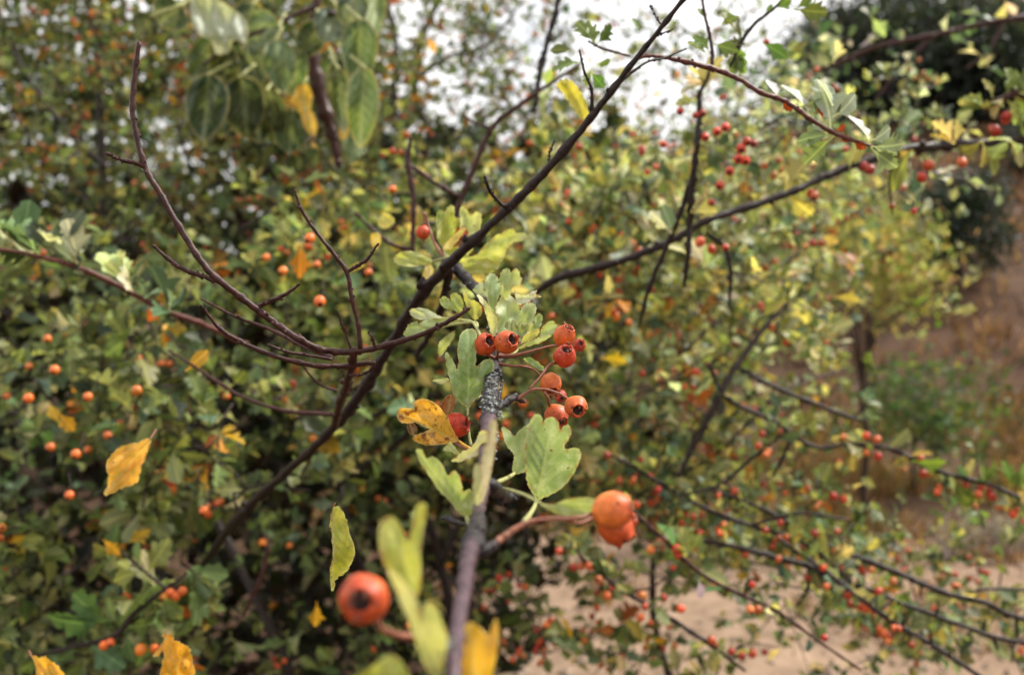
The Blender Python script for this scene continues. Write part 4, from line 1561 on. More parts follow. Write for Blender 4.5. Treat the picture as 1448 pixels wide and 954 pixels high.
# dark horizontal bough
rB, PB, QB, _ = branch('dark_bough', 'thick dark bough crossing from the right border down towards the centre', 'branch',
    [(1475, 196, 1.0, 12.8), (1448, 199, 1.0, 12.8), (1400, 202, 1.0, 12.8), (1340, 206, .99, 12.8), (1290, 210, .98, 11.9), (1250, 220, .97, 11.0), (1190, 240, .96, 11.0), (1150, 257, .95, 9.3), (1110, 275, .94, 10.2), (1040, 298, .93, 10.2), (1000, 312, .92, 9.3),
     (940, 345, .92, 10.2), (890, 365, .92, 10.2), (830, 382, .93, 11.0), (790, 393, .95, 11.9), (755, 415, .98, 8.5)], M_BARK_DARK,
    [[(1000, 330, .92, 6.0), (1024, 350, None, 6.0), (1033, 380, None, 6.0), (1031, 430, .93, 4.2)], [(1270, 214, .97, 4.2), (1258, 250, None, 3.4), (1262, 300, .98, 2.5)],
     [(1330, 206, .99, 4.2), (1340, 190, None, 3.4), (1338, 170, .98, 2.5)]], seed=161, knots=.22, buds=16, n=12)
for bx, by, k, dx, dy in ((1350, 203, 3, 0, 1), (1290, 212, 2, 0, -1), (1390, 200, 4, .3, -1), (1200, 240, 3, 0, 1), (1110, 272, 4, .2, 1), (1060, 290, 4, 0, -1), (1000, 312, 4, 0, 1), (930, 350, 3, 0, 1), (1430, 198, 4, 0, -1), (1150, 256, 4, 0, -1)):
    PB.clump(W(bx, by, .96), RIGHT * dx + UP * dy, k, .026, G_YEL, .5)
    if PB.r.random() < .6:
        PB.haws(W(bx + 8, by + 4, .95), 2, pal=REDB)
rB2, PB2, _, _ = branch('leafy_branch', 'branch with yellow-green leaves coming in at the right border above the dark bough', 'branch',
    [(1470, 122, 1.0, 11), (1448, 128, 1.0, 10), (1425, 136, 1.0, 9), (1405, 146, 1.0, 6), (1392, 158, 1.0, 3)], M_BARK_RED, seed=171, buds=6)
for bx, by, k, dx, dy in ((1405, 146, 4, -1, .3), (1420, 138, 4, -.4, -1), (1440, 130, 3, .2, 1), (1400, 152, 4, -1, -.4), (1432, 134, 4, .3, -1.2), (1445, 150, 3, 0, -1)):
    PB2.clump(W(bx, by, 1.0), RIGHT * dx + UP * dy, k, .023, G_YEL + G_MID, .6)
PB2.haws(W(1400, 165, 1.0), 3, pal=REDB)
PB2.haws(W(1440, 168, 1.0), 2, pal=REDB)

rU, PU, QU, _ = branch('leafy_branch', 'blurred spray of pale leaves and red haws crossing in front of the hill wood', 'branch',
    [(1480, 20, 1.9, 9), (1400, 32, 1.9, 8), (1320, 50, 1.9, 7), (1240, 66, 1.9, 6), (1180, 92, 1.9, 5), (1130, 110, 1.9, 3)], M_BARK_RED, [[(1320, 50, 1.9, 5), (1270, 100, None, 4), (1240, 140, 1.9, 3)], [(1420, 28, 1.9, 5), (1400, 70, None, 4), (1370, 95, 1.9, 3)]], seed=181, buds=6)
for k in range(30):
    q = QU[int(PU.r.integers(6, len(QU)))] + RIGHT * .05 * PU.r.normal() + UP * .05 * PU.r.normal()
    PU.clump(q, UP * PU.r.choice([-1, 1]) + RIGHT * PU.r.normal(), int(PU.r.integers(2, 4)), .030, G_PALE + TH + G_YEL[2:3], .6)
    if PU.r.random() < .12:
        PU.haws(q, 2, pal=REDB)

# boughs at the lower right
low = [
    ('forked dark bough splitting right of the centre haws and running out to the right border',
     [(1000, 515, 1.2, 8), (1008, 525, 1.2, 9), (1019, 555, 1.2, 11), (1040, 570, 1.2, 9), (1065, 582, 1.2, 9), (1098, 598, 1.2, 9), (1152, 632, 1.2, 9), (1200, 628, 1.2, 8), (1256, 634, 1.18, 9), (1300, 654, 1.17, 10), (1343, 671, 1.15, 10), (1397, 684, 1.14, 9), (1460, 712, 1.12, 8)],
     [[(1019, 555, 1.2, 9), (1045, 511, None, 8), (1075, 471, None, 7), (1108, 434, 1.25, 5)], [(1019, 555, 1.2, 10), (998, 598, None, 9), (977, 638, None, 8), (963, 668, 1.2, 6)],
      [(1048, 521, 1.3, 6), (1098, 548, None, 6), (1172, 578, None, 6), (1219, 595, 1.3, 4)], [(1120, 612, 1.2, 6), (1110, 640, None, 5), (1096, 668, 1.2, 4)]], 12, .022),
    ('nearly bare thick bough at the lower right just above the spiny one',
     [(1000, 690, 1.3, 6), (1080, 720, 1.28, 8), (1179, 775, 1.25, 10), (1219, 790, 1.24, 12), (1259, 805, 1.23, 12), (1300, 823, 1.22, 11), (1340, 839, 1.21, 11), (1393, 852, 1.2, 11), (1425, 868, 1.2, 11), (1465, 878, 1.2, 10)],
     [[(1437, 868, 1.2, 5), (1438, 890, None, 4), (1440, 905, 1.2, 3)], [(1302, 824, 1.22, 4), (1302, 845, 1.22, 2.5)], [(1370, 838, 1.2, 4), (1400, 832, None, 4), (1455, 834, 1.2, 4)]], 4, .018),
    ('spiny dark bough reaching the right border below the thick bare one',
     [(940, 750, 1.25, 7), (1000, 765, 1.22, 10), (1058, 777, 1.2, 11), (1105, 790, 1.2, 12), (1145, 800, 1.2, 13), (1179, 818, 1.18, 9), (1226, 832, 1.17, 9), (1266, 849, 1.16, 9), (1320, 869, 1.15, 9), (1367, 886, 1.14, 9), (1410, 901, 1.13, 9), (1460, 910, 1.12, 8)],
     [[(1325, 870, 1.15, 5), (1326, 852, 1.15, 3)], [(1390, 893, 1.14, 6), (1394, 878, 1.14, 3)], [(1405, 898, 1.14, 6), (1410, 915, 1.14, 3)], [(1144, 800, 1.2, 7), (1142, 830, None, 5), (1128, 855, 1.2, 3)]], 7, .020),
    ('dark bough with thorny spurs curving down to the bottom border at the lower right',
     [(1100, 760, 1.2, 7), (1150, 795, 1.18, 9), (1199, 832, 1.15, 9), (1242, 865, 1.14, 10), (1279, 889, 1.13, 10), (1320, 912, 1.12, 10), (1350, 932, 1.11, 10), (1395, 962, 1.1, 8)],
     [[(1240, 864, 1.14, 4), (1262, 850, 1.14, 3)], [(1275, 888, 1.13, 5), (1280, 870, 1.13, 3)], [(1318, 912, 1.12, 5), (1316, 893, 1.12, 3)]], 8, .020),
    ('straight reddish twig sloping down to the right with a small pink petal-like scrap on it',
     [(880, 710, .98, 6), (909, 735, .98, 7), (955, 778, .98, 8), (998, 815, .98, 8), (1050, 841, .99, 8), (1100, 864, 1.0, 7), (1152, 902, 1.0, 6), (1215, 945, 1.0, 5)],
     [[(1052, 842, .99, 4), (1056, 832, .99, 3)]], 7, .022),
    ('thin dark curving twig over the sandy path below the two orange haws',
     [(812, 766, 1.1, 5), (816, 776, 1.1, 6), (826, 792, 1.1, 7), (843, 805, 1.1, 8), (879, 834, 1.1, 8), (932, 864, 1.1, 8), (984, 897, 1.1, 9), (1010, 915, 1.1, 8), (1050, 945, 1.1, 6)],
     [[(885, 838, 1.1, 4), (925, 828, None, 3), (960, 800, 1.1, 2)]], 8, .020),
    ('short dark twig slanting up to the right above the lower boughs',
     [(960, 700, 1.2, 5), (1014, 688, 1.2, 8), (1048, 661, 1.2, 8), (1081, 634, 1.2, 6), (1110, 612, 1.2, 4)], [], 4, .022),
    ('leafy bough just under the forked one, set with many red haws',
     [(860, 640, 1.25, 6), (930, 680, 1.25, 8), (990, 715, 1.25, 9), (1060, 742, 1.24, 10), (1130, 765, 1.23, 10), (1180, 800, 1.22, 8), (1230, 850, 1.22, 5)],
     [[(1060, 742, 1.24, 6), (1130, 726, None, 5), (1200, 735, 1.23, 3)]], 16, .024),
]
for i, (lab, main, sd2, ncl, sz) in enumerate(low):
    rL, PL, QL, _ = branch('low_bough', lab, 'branch', [(a_, b_, c_, w_ * .66) for a_, b_, c_, w_ in main], M_BARK_RED if i == 4 else M_BARK_DARK, sd2, 'boughs over the path', 400 + 20 * i, .3, 14 if i in (2, 3) else 8)
    for k in range(int(ncl * 1.7)):
        q = QL[int(PL.r.integers(0, len(QL) * (3 if i in (1, 2, 3) else 5) // (5)))]
        PL.clump(q, UP * PL.r.choice([-1, 1]) + RIGHT * PL.r.normal() * .5, int(PL.r.integers(2, 5)), sz, G_MID + G_YEL[:2] + TH, .55)
        if PL.r.random() < .75:
            PL.haws(q, int(PL.r.integers(1, 4)), .0046, .014, REDB)
    if i == 0:
        for bx, by, tx, ty in ((1386, 684, 1408, 655), (1400, 684, 1392, 660), (1430, 690, 1425, 655), (1440, 695, 1455, 660), (1425, 690, 1445, 672), (1290, 652, 1335, 655), (1350, 678, 1372, 715)):
            placed_leaf(PL, bx, by, tx, ty, 1.14, jitter((.16, .24, .05), PL.r, .1, .2), int(PL.r.integers(0, 8)), .4)
    if i == 4:
        tagp = W(988, 818, .975)
        a = Acc()
        V, T, uv = LEAF_T[6]
        a.add(V @ (basis(-UP + .2 * RIGHT, -FWD + .3 * RIGHT) * .020).T + tagp, T, uv=uv)
        ob = a.build('petal', [plain_mat('pink_petal', (.75, .55, .56), .7, .1, 200)], None, tagp)
        tag(ob, 'small pale pink petal-like scrap caught on the straight reddish twig', 'petal')

# leafy twig at the lower left
rK, PK, QK, _ = branch('leafy_branch', 'twig with lobed fresh green leaves and three orange haws at the lower left', 'branch',
    [(40, 930, .95, 5), (80, 920, .95, 5), (111, 912, .95, 6), (161, 899, .95, 7), (188, 869, .95, 7), (212, 848, .95, 6), (240, 828, .95, 5), (262, 812, .95, 3)], M_BARK_DARK,
    [[(235, 832, .95, 5), (205, 808, None, 4), (190, 795, None, 4), (172, 780, .95, 3)]], seed=601, buds=5)
for bx, by, tx, ty, v, c in ((155, 880, 102, 845, 0, (.09, .16, .05)), (158, 878, 70, 885, 4, (.08, .15, .06)), (160, 880, 120, 862, 5, (.10, .17, .06)), (165, 882, 150, 850, 2, (.16, .21, .08)), (170, 880, 210, 838, 7, (.16, .22, .09)),
                             (172, 885, 222, 885, 4, (.14, .20, .06)), (120, 905, 170, 940, 0, (.09, .16, .08)), (110, 912, 85, 935, 6, (.12, .19, .08)), (180, 895, 186, 935, 2, (.10, .17, .07)), (215, 850, 255, 862, 5, (.20, .24, .08)),
                             (205, 812, 235, 770, 4, (.22, .24, .07)), (200, 806, 160, 820, 2, (.20, .22, .07)), (198, 800, 190, 770, 6, (.13, .19, .07)), (60, 925, 30, 948, 4, (.12, .17, .05)), (230, 838, 250, 875, 6, (.19, .24, .08))):
    placed_leaf(PK, bx, by, tx, ty, .95, c, v, PK.r.normal() * .4)
for x, y in ((240, 838), (249, 842), (258, 835), (156, 908), (147, 912)):
    e = W(x, y, .94)
    PK.berry(e, -UP + .5 * PK.r.normal(size=3), .0046, jitter((.66, .13, .02), PK.r, .08, .1))
    PK.twig([e + UP * .012 + RIGHT * .002, e + UP * .006, e], [.0005] * 3, 4)
rK2, PK2, _, _ = branch('short_twig', 'short purple-red dead twig pointing down in the dark left of the yellow-green leaf', 'twig',
    [(379, 770, 1.0, 5), (374, 800, 1.0, 6), (362, 832, 1.0, 6), (345, 867, 1.0, 4)], M_BARK_RED, seed=621, buds=2)

# named clusters of haws and leaves in the left bush, where the photo shows them plainest
for x, y, s in ((376, 364, 12), (400, 383, 14), (438, 337, 16), (448, 374, 12), (521, 385, 12), (523, 375, 9), (452, 426, 18), (67, 479, 13), (88, 472, 11), (41, 518, 12), (77, 523, 15), (124, 561, 14), (40, 563, 15), (9, 560, 12),
                (193, 552, 16), (200, 560, 12), (228, 515, 12), (239, 515, 12), (212, 515, 11), (196, 506, 12), (71, 632, 14), (107, 642, 15), (124, 636, 12), (152, 615, 13), (162, 611, 11), (320, 560, 12), (442, 620, 12), (98, 700, 14),
                (288, 722, 14), (292, 716, 11), (371, 767, 12), (409, 771, 10), (555, 268, 13)):
    d = .0095 * F / s
    d = max(.8, min(1.25, d))
    e = W(x, y, d)
    BL.berry(e, -UP * .6 + RIGHT * BL.r.normal() * .5 - FWD * .8, s / 2 / F * d, jitter((.68, .16, .02), BL.r, .08, .12))
    up_ = e + UP * .018 + RIGHT * .004 * BL.r.normal() + FWD * .02
    BL.twig([up_, (e + up_) / 2 + RIGHT * .002, e], [.0007, .0005, .0005], 4)
for bx, by, tx, ty, v, c, d in ((448, 850, 446, 880, 3, (.6, .33, .03), 1.0), (12, 768, 30, 760, 3, (.6, .38, .04), 1.1), (145, 762, 165, 780, 3, (.62, .33, .03), 1.0), (82, 582, 100, 604, 0, (.62, .33, .03), 1.0), (85, 600, 72, 578, 4, (.6, .38, .04), 1.0),
                                (230, 430, 212, 450, 3, (.55, .12, .02), 1.0), (425, 345, 424, 385, 3, (.55, .22, .03), 1.0), (180, 768, 206, 752, 3, (.55, .36, .05), 1.05), (1180, 420, 1210, 424, 3, (.62, .50, .12), 1.3), (850, 506, 880, 510, 3, (.65, .46, .03), 1.0),
                                (975, 780, 990, 760, 0, (.28, .33, .08), 1.0), (985, 785, 958, 752, 4, (.28, .33, .08), 1.0)):
    (BL if bx < 720 else BR).leaf(W(bx, by, d), basis(W(tx, ty, d) - W(bx, by, d), -FWD + .3 * RIGHT), np.linalg.norm(W(tx, ty, d) - W(bx, by, d)) * 1.2, v, c)

# ================================================================== broad-leaved branch at the top
o = W(440, -30, 1.0)
rootC = thing('broad_leaved_branch', 'branch hanging from the top with large smooth rounded dark green leaves, one silvery', 'branch', o)
stem(rootC, [(452, -30, 1.500, 8), (446, 20, 1.500, 10), (440, 60, 1.500, 16), (447, 110, 1.500, 20), (458, 150, 1.500, 18), (470, 190, 1.500, 14), (478, 225, 1.500, 10)], M_BARK_RED, 'stem', 9, 6, .4, 5, .08, 6)
stem(rootC, [(446, 10, 1.500, 8), (420, 20, 1.485, 6), (380, 40, 1.470, 6), (330, 60, 1.455, 5), (290, 90, 1.455, 4)], M_BARK_RED, 'side_twig', 8, 6, .2, 6, .05, 3)
stem(rootC, [(450, 20, 1.500, 8), (480, 20, 1.350, 6), (505, 50, 1.320, 5), (510, 110, 1.320, 4)], M_BARK_RED, 'side_twig', 8, 6, .2, 7, .05, 3)
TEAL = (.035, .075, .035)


def ov(cx, cy, w, h, ang=0):
    """ovate outline, base at the top"""
    out = []
    for k in range(14):
        t = 2 * math.pi * k / 14
        x, y = math.sin(t) * w / 2 * (1 + .16 * math.cos(t)), -math.cos(t) * h / 2
        if k == 7:
            y *= 1.10
        c, s = math.cos(ang), math.sin(ang)
        out.append((cx + x * c - y * s, cy + x * s + y * c))
    return out


broad = [(310, 40, 78, 82, -.7, (.42, .47, .44), .93, 'silvery leaf turned to show its pale underside'), (372, 45, 62, 50, 1.2, (.16, .24, .15), .98, None),
         (292, 150, 62, 92, .1, TEAL, .96, None), (345, 150, 62, 86, -.1, (.045, .075, .045), .97, None), (396, 92, 46, 74, -.15, (.11, .19, .08), .92, None), (418, 102, 34, 62, .2, (.10, .20, .06), .95, None),
         (388, 158, 36, 66, -.3, (.05, .08, .03), .98, None), (412, 185, 52, 60, .1, (.06, .12, .05), 1.0, None), (440, 55, 42, 56, .5, TEAL, .94, None), (468, 35, 52, 50, .4, (.08, .13, .09), .92, None),
         (498, 14, 46, 52, .1, (.06, .10, .07), .86, None), (508, 72, 52, 92, 0, (.12, .20, .09), .84, None), (512, 150, 48, 110, .05, (.16, .25, .09), .82, 'long light green leaf hanging lowest at the right of the cluster'),
         (482, 140, 28, 90, -.1, (.05, .10, .04), .87, None), (316, 106, 44, 80, .15, (.11, .14, .04), .99, None), (356, 92, 46, 60, -.4, (.10, .15, .10), 1.0, None), (286, 180, 48, 50, -.1, (.07, .10, .03), 1.02, None),
         (528, 20, 34, 80, .1, (.18, .26, .08), .90, None), (240, 20, 60, 40, .8, (.04, .07, .04), 1.0, None), (205, 36, 44, 34, .6, (.05, .07, .03), .95, None), (500, 200, 34, 60, .1, (.10, .18, .07), .95, None),
         (715, 225, 60, 60, .3, (.12, .19, .10), 1.4, None), (740, 205, 46, 60, 0, (.07, .13, .08), 1.5, None)]
broad = broad[:21]
rb = np.random.default_rng(77)
for _ in range(16):
    broad.append((rb.uniform(270, 520), rb.uniform(20, 185), rb.uniform(38, 58), rb.uniform(50, 82), rb.normal() * .35, [(.05, .09, .05), (.07, .12, .05), (.10, .15, .06), (.04, .07, .04)][int(rb.integers(4))], rb.uniform(1.0, 1.12), None))
for i, (cx, cy, w, h, ang, c, d, lab) in enumerate(broad):
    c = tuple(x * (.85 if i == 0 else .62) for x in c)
    c_, s_ = math.cos(ang), math.sin(ang)
    b = (cx + h / 2 * s_, cy - h / 2 * c_)
    t = (cx - h / 2 * s_ * 1.1, cy + h / 2 * c_ * 1.1)
    sx, sy = b[0] + (430 - b[0]) * .22, b[1] - 16
    shape = ov(cx, cy, w, h, ang)
    if i == 0:
        shape = [(272, -6), (296, -8), (322, 8), (344, 24), (351, 44), (346, 60), (330, 58), (324, 74), (306, 77), (298, 58), (280, 48), (270, 26)]
        b, t = (276, -6), (318, 76)
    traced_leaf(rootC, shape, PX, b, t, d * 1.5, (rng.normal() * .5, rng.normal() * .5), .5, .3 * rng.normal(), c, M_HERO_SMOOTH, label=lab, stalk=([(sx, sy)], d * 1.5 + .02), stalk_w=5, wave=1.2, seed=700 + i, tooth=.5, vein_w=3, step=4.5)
for i, (bx, by, tx, ty, w, c) in enumerate(((428, 118, 430, 165, 26, (.62, .38, .05)), (432, 155, 444, 192, 20, (.62, .38, .06)), (404, 136, 418, 152, 16, (.6, .30, .02)), (462, 50, 452, 74, 20, (.50, .20, .04)), (488, 168, 484, 200, 14, (.55, .33, .05)), (602, 180, 590, 218, 22, (.5, .33, .12)))[:5]):
    cx, cy = (bx + tx) / 2, (by + ty) / 2
    h = math.hypot(tx - bx, ty - by)
    traced_leaf(rootC, ov(cx, cy, w, h, -math.atan2(tx - bx, ty - by)), PX, (bx, by), (tx, ty), 1.42, (.3, .1), .4, 0, c, M_HERO_SMOOTH, label='yellow leaf' if i < 3 else None, stalk=([(bx + 6, by - 8)], 1.44), seed=740 + i, vein_w=2, step=4)

# ================================================================== twig in the middle with the sharp haws
o = W(640, 975, .19)
HT = thing('hawthorn_twig', 'purple-grey twig rising from the bottom border towards the centre, carrying the sharp orange-red haws', 'twig', o)
stem(HT, [(628, 1010, .185, 21.8), (640, 955, .19, 22.7), (650, 870, .21, 22.7), (661, 800, .235, 22.7), (668, 768, .25, 22.7)], M_BARK_PURPLE, 'stem', 16, 8, .05, 31, .012, 0, 1, False)
stem(HT, [(662, 790, .242, 22.7), (667, 772, .25, 30.2), (674, 750, .262, 26.9), (677, 730, .272, 21.0)], M_BARK_BLACK, 'node', 14, 8, .12, 32, .05, 2, 1, False)
stem(HT, [(676, 738, .268, 16.0), (678, 715, .285, 16.8), (682, 690, .30, 18.5), (686, 650, .325, 21.0), (690, 610, .35, 21.0), (692, 590, .365, 21.0)], M_BARK_PURPLE, 'stem', 14, 8, .06, 33, .02, 0, 1, False)
stem(HT, [(690, 600, .36, 19.3), (692, 575, .375, 21.0), (694, 550, .39, 20.2), (698, 525, .41, 17.6), (702, 505, .43, 16.8), (700, 470, .46, 15.1), (690, 430, .52, 15.1), (660, 395, .57, 15.1), (640, 375, .58, 13.4)], M_BARK_BLACK, 'stem', 14, 8, .22, 34, .09, 6, 1, False)
# spurs
stem(HT, [(700, 582, .378, 9.2), (714, 568, .385, 10.9), (726, 562, .39, 11.8), (734, 564, .392, 6.7)], M_BARK_BLACK, 'spur', 10, 5, .3, 35, .09, 2)
stem(HT, [(700, 578, .38, 5.9), (706, 560, .385, 5.9), (710, 541, .39, 4.2)], M_BARK_BLACK, 'spur', 9, 5, .3, 36, .09, 1)
stem(HT, [(690, 570, .38, 7.6), (682, 563, .385, 6.7), (677, 566, .39, 4.2)], M_BARK_BLACK, 'spur', 9, 5, .3, 37, .09, 1)
stem(HT, [(692, 684, .305, 16.8), (700, 692, .312, 20.2), (714, 702, .325, 16.8), (726, 702, .33, 10.1)], M_BARK_BLACK, 'spur', 12, 6, .3, 38, .09, 3)
stem(HT, [(662, 742, .30, 5.0), (645, 738, .31, 7.6), (632, 732, .315, 9.2), (626, 733, .318, 4.2)], M_BARK_BLACK, 'spur', 10, 5, .2, 39, .06, 1)
stem(HT, [(667, 776, .25, 18.5), (684, 778, .25, 16.8), (700, 768, .252, 11.8), (716, 756, .254, 10.1), (740, 741, .256, 8.4), (760, 735, .257, 6.7), (790, 733, .257, 5.0), (806, 733, .257, 4.2)], M_STALK, 'cluster_stalk', 12, 7, .12, 40, .03, 0, 1, False)
stem(HT, [(664, 780, .249, 20.2), (684, 779, .2495, 19.3), (698, 770, .2515, 13.4), (704, 766, .252, 10.1)], M_BARK_BLACK, 'spur', 12, 6, .15, 44, .06, 1, 1, False)
stem(HT, [(732, 563, .39, 5.9), (744, 556, .39, 5.0), (756, 550, .39, 4.2), (775, 551, .39, 3.4), (793, 557, .39, 3.4)], M_STALK, 'cluster_stalk', 9, 7, .12, 41, .04, 0, 1, False)
stem(HT, [(703, 514, .415, 5.0), (724, 517, .41, 4.2), (742, 518, .405, 3.4), (756, 523, .41, 2.9), (764, 531, .412, 2.5)], M_STALK, 'cluster_stalk', 9, 7, .12, 42, .04, 0, 1, False)
stem(HT, [(704, 503, .42, 6.7), (724, 503, .412, 5.9), (738, 500, .41, 4.2), (760, 494, .41, 3.4), (784, 488, .412, 2.9)], M_STALK, 'cluster_stalk', 9, 7, .12, 43, .04, 0, 1, False)

# haws: x, y, width, depth, axis(right, up, lens)
hero_berry(HT, 686, 488, 33, .405, (.45, .35, .75), (0.65, 0.12, 0.025), [(702, 508, .42)], 1, label='haw half hidden behind the upright leaf')
hero_berry(HT, 716, 484, 35, .402, (.55, .25, .75), (0.69, 0.16, 0.025), [(703, 508, .42), (704, 500, .415)], 2, label='round haw with its open end towards the right')
hero_berry(HT, 797, 475, 32, .408, (.45, .75, .45), (0.71, 0.19, 0.030), [(776, 490, .412)], 3, label='upper haw of the right-hand pair')
hero_berry(HT, 798, 503, 33, .400, (.20, .62, .75), (.55, .07, .02), [(749, 550, .39), (766, 530, .393), (778, 515, .398)], 4, label='lower, deeper red haw of the right-hand pair')
hero_berry(HT, 819, 488, 19, .60, (.2, .3, .8), (.60, .06, .03), [(800, 492, .62)], 5, label='small blurred pink-red haw behind the right-hand pair')
hero_berry(HT, 778, 543, 32, .402, (.15, -.62, .70), (0.73, 0.21, 0.035), [(764, 531, .412)], 6, label='haw with a black open end turned down')
hero_berry(HT, 786, 588, 35, .400, (.45, -.50, .68), (0.63, 0.15, 0.030), [(770, 554, .39), (776, 566, .392)], 7, label='haw tucked behind the top of the large leaf')
hero_berry(HT, 814, 575, 33, .388, (.15, -.25, .92), (0.75, 0.21, 0.040), [(790, 555, .39)], 8, label='haw whose black open end faces the lens')
hero_berry(HT, 793, 560, 18, .60, (.2, -.3, .8), (.60, .06, .03), [(775, 552, .6)], 9)
hero_berry(HT, 645, 600, 36, .40, (.85, .10, .35), (.60, .06, .025), [(668, 640, .39), (640, 622, .40)], 10, label='red haw under the brown-blotched yellow leaf')
hero_berry(HT, 866, 720, 56, .262, (.92, .18, .12), (.80, .22, .035), [(806, 733, .257), (826, 730, .258)], 11, label='orange haw on top of the stacked pair', stalk_w=6)
hero_berry(HT, 869, 744, 52, .275, (.62, -.75, .25), (.72, .14, .02), [(800, 733, .257), (822, 739, .265)], 12, label='lower haw of the stacked orange pair', stalk_w=6)
hero_berry(HT, 513, 846, 73, .195, (.02, .14, .93), (.68, .13, .025), [(600, 898, .21), (575, 899, .21), (552, 896, .205), (538, 886, .20)], 13, label='largest, nearest haw, its dark end facing the lens', stalk_w=10)
hero_berry(HT, 598, 329, 20, .60, (-.05, .9, -.1), (.60, .09, .02), [(600, 300, .60), (600, 312, .60)], 14, label='small haw with its dried tip upwards, left of the diagonal branch', squash=1.0)
hero_berry(HT, 653, 331, 19, .60, (-.05, .6, -.1), (.55, .05, .02), [(650, 350, .60)], 15)
stem(HT, [(640, 375, .58, 8), (618, 350, .59, 5), (606, 320, .60, 3), (601, 300, .60, 2.5)], M_STALK, 'cluster_stalk', 8, 5, .1, 46, .03, 0, 1, False)
stem(HT, [(598, 905, .211, 12), (582, 900, .21, 12), (560, 897, .206, 10), (545, 889, .202, 8)], M_STALK, 'cluster_stalk', 10, 6, .05, 45, .03, 0, 1, False)
stem(HT, [(645, 925, .196, 9), (625, 915, .205, 9), (598, 905, .211, 10)], M_BARK_PURPLE, 'spur', 10, 6, .1, 47, .03, 0, 1, False)

# lichen crusts on the bark
a = Acc()
r_ = np.random.default_rng(5)
for cx, cy, cd_, n_, sp, sz in ((693, 568, .372, 90, 11, .0006), (697, 544, .388, 60, 9, .0006), (690, 582, .365, 50, 8, .0005), (700, 622, .347, 24, 5, .0005), (698, 636, .34, 16, 5, .0005), (706, 585, .375, 26, 5, .0005), (702, 440, .52, 20, 20, .0008), (634, 910, .193, 26, 4, .0004)):
    for k in range(n_):
        p = W(cx + r_.normal() * sp * .55, cy + r_.normal() * sp, cd_ - .0008 + r_.normal() * .0009)
        v = np.array([(1, 0, 0), (-.9, .1, .1), (.1, 1, 0), (0, -1, .1), (0, 0, .7), (0, 0, -.7)]) * sz * r_.uniform(.4, 1.3) * (1 + .4 * r_.normal(size=(6, 3)))
        a.add(v + p, [(0, 2, 4), (2, 1, 4), (1, 3, 4), (3, 0, 4), (2, 0, 5), (1, 2, 5), (3, 1, 5), (0, 3, 5)])
ob = a.build('lichen', [M_LICHEN], HT, W(692, 568, .372), smooth=False)
ob['kind'] = 'stuff'

# traced leaves
GP = (.27, .34, .16)
TL = traced_leaf
TL(HT, [(425, 480), (385, 450), (350, 400), (338, 340), (322, 270), (316, 215), (330, 208), (360, 255), (376, 292), (381, 250), (378, 200), (385, 140), (402, 102), (440, 86), (468, 96), (477, 130), (472, 200), (470, 265), (480, 272), (502, 248),
        (540, 238), (560, 255), (558, 310), (540, 360), (500, 410), (460, 450), (438, 480)], Z1, (430, 480), (436, 92), .402, (.25, .15), .35, .25, (.19, .29, .12), M_HERO, label='upright three-lobed green leaf, the sharpest one',
   stalk=([(432, 560), (436, 620), (446, 668)], .395), stalk_w=4.5, seed=1, step=2.6)
TL(HT, [(775, 940), (735, 880), (722, 830), (714, 760), (714, 700), (722, 620), (737, 560), (757, 520), (782, 512), (800, 530), (806, 556), (818, 535), (850, 528), (880, 548), (890, 592), (905, 576), (930, 565), (946, 590), (940, 625), (912, 672),
        (925, 688), (960, 680), (990, 692), (992, 732), (970, 790), (930, 850), (890, 890), (830, 922), (790, 938)], Z1, (775, 935), (850, 535), .345, (-.15, .55), .35, .3, (.24, .33, .16), M_HERO, label='large broad leaf with scalloped tip below the haws',
   stalk=([(762, 975), (735, 1020), (712, 1050)], .262), stalk_w=6.5, seed=2, step=2.8)
TL(HT, [(655, 808), (654, 760), (660, 725), (650, 700), (625, 675), (607, 625), (598, 582), (615, 577), (645, 605), (665, 622), (680, 600), (705, 580), (745, 558), (765, 575), (750, 680), (730, 780), (695, 808)], Z1, (665, 808), (745, 562), .36, (.6, .1), .1, .2, (.30, .38, .17), M_HERO,
   label='paler folded leaf standing behind the large broad leaf', stalk=([(630, 830), (580, 852)], .318), stalk_w=6, seed=3, step=3)
TL(HT, [(385, 648), (372, 618), (350, 580), (330, 530), (300, 490), (270, 460), (230, 440), (190, 438), (160, 455), (158, 486), (120, 480), (85, 488), (74, 518), (92, 552), (125, 560), (165, 556), (205, 575), (236, 584), (232, 594), (205, 604), (162, 622), (153, 640), (190, 660),
        (240, 669), (300, 665), (350, 655)], Z1, (385, 650), (90, 510), .39, (.3, .2), .2, .1, (.66, .36, .045), M_BLOTCH, label='yellow leaf blotched with brown', stalk=([(410, 668), (438, 684)], .385), stalk_w=5, stalk_mat=M_PETIOLE_Y, seed=4, step=2.6)
TL(HT, [(288, 482), (305, 448), (325, 422), (346, 414), (366, 430), (365, 462), (348, 500), (326, 520)], Z1, (326, 520), (346, 416), .40, (.2, .2), .5, 0, (.22, .055, .018), M_SPOT, label='withered brown leaf tip', seed=5, step=2.6)
TL(HT, [(128, 562), (150, 558), (172, 572), (176, 598), (160, 622), (140, 612), (128, 590)], Z1, (160, 620), (140, 562), .392, (.2, .2), .5, .2, (.13, .04, .015), M_SPOT, seed=6, step=2.6)
TL(HT, [(346, 746), (372, 728), (402, 700), (440, 682), (468, 650), (480, 618), (500, 592), (524, 600), (530, 640), (512, 690), (470, 722), (420, 742), (380, 752)], Z1, (346, 746), (512, 600), .335, (-.3, .2), .3, .1, (.50, .48, .28), M_HERO, label='small cream-coloured leaf at the bark', seed=7, step=2.6)
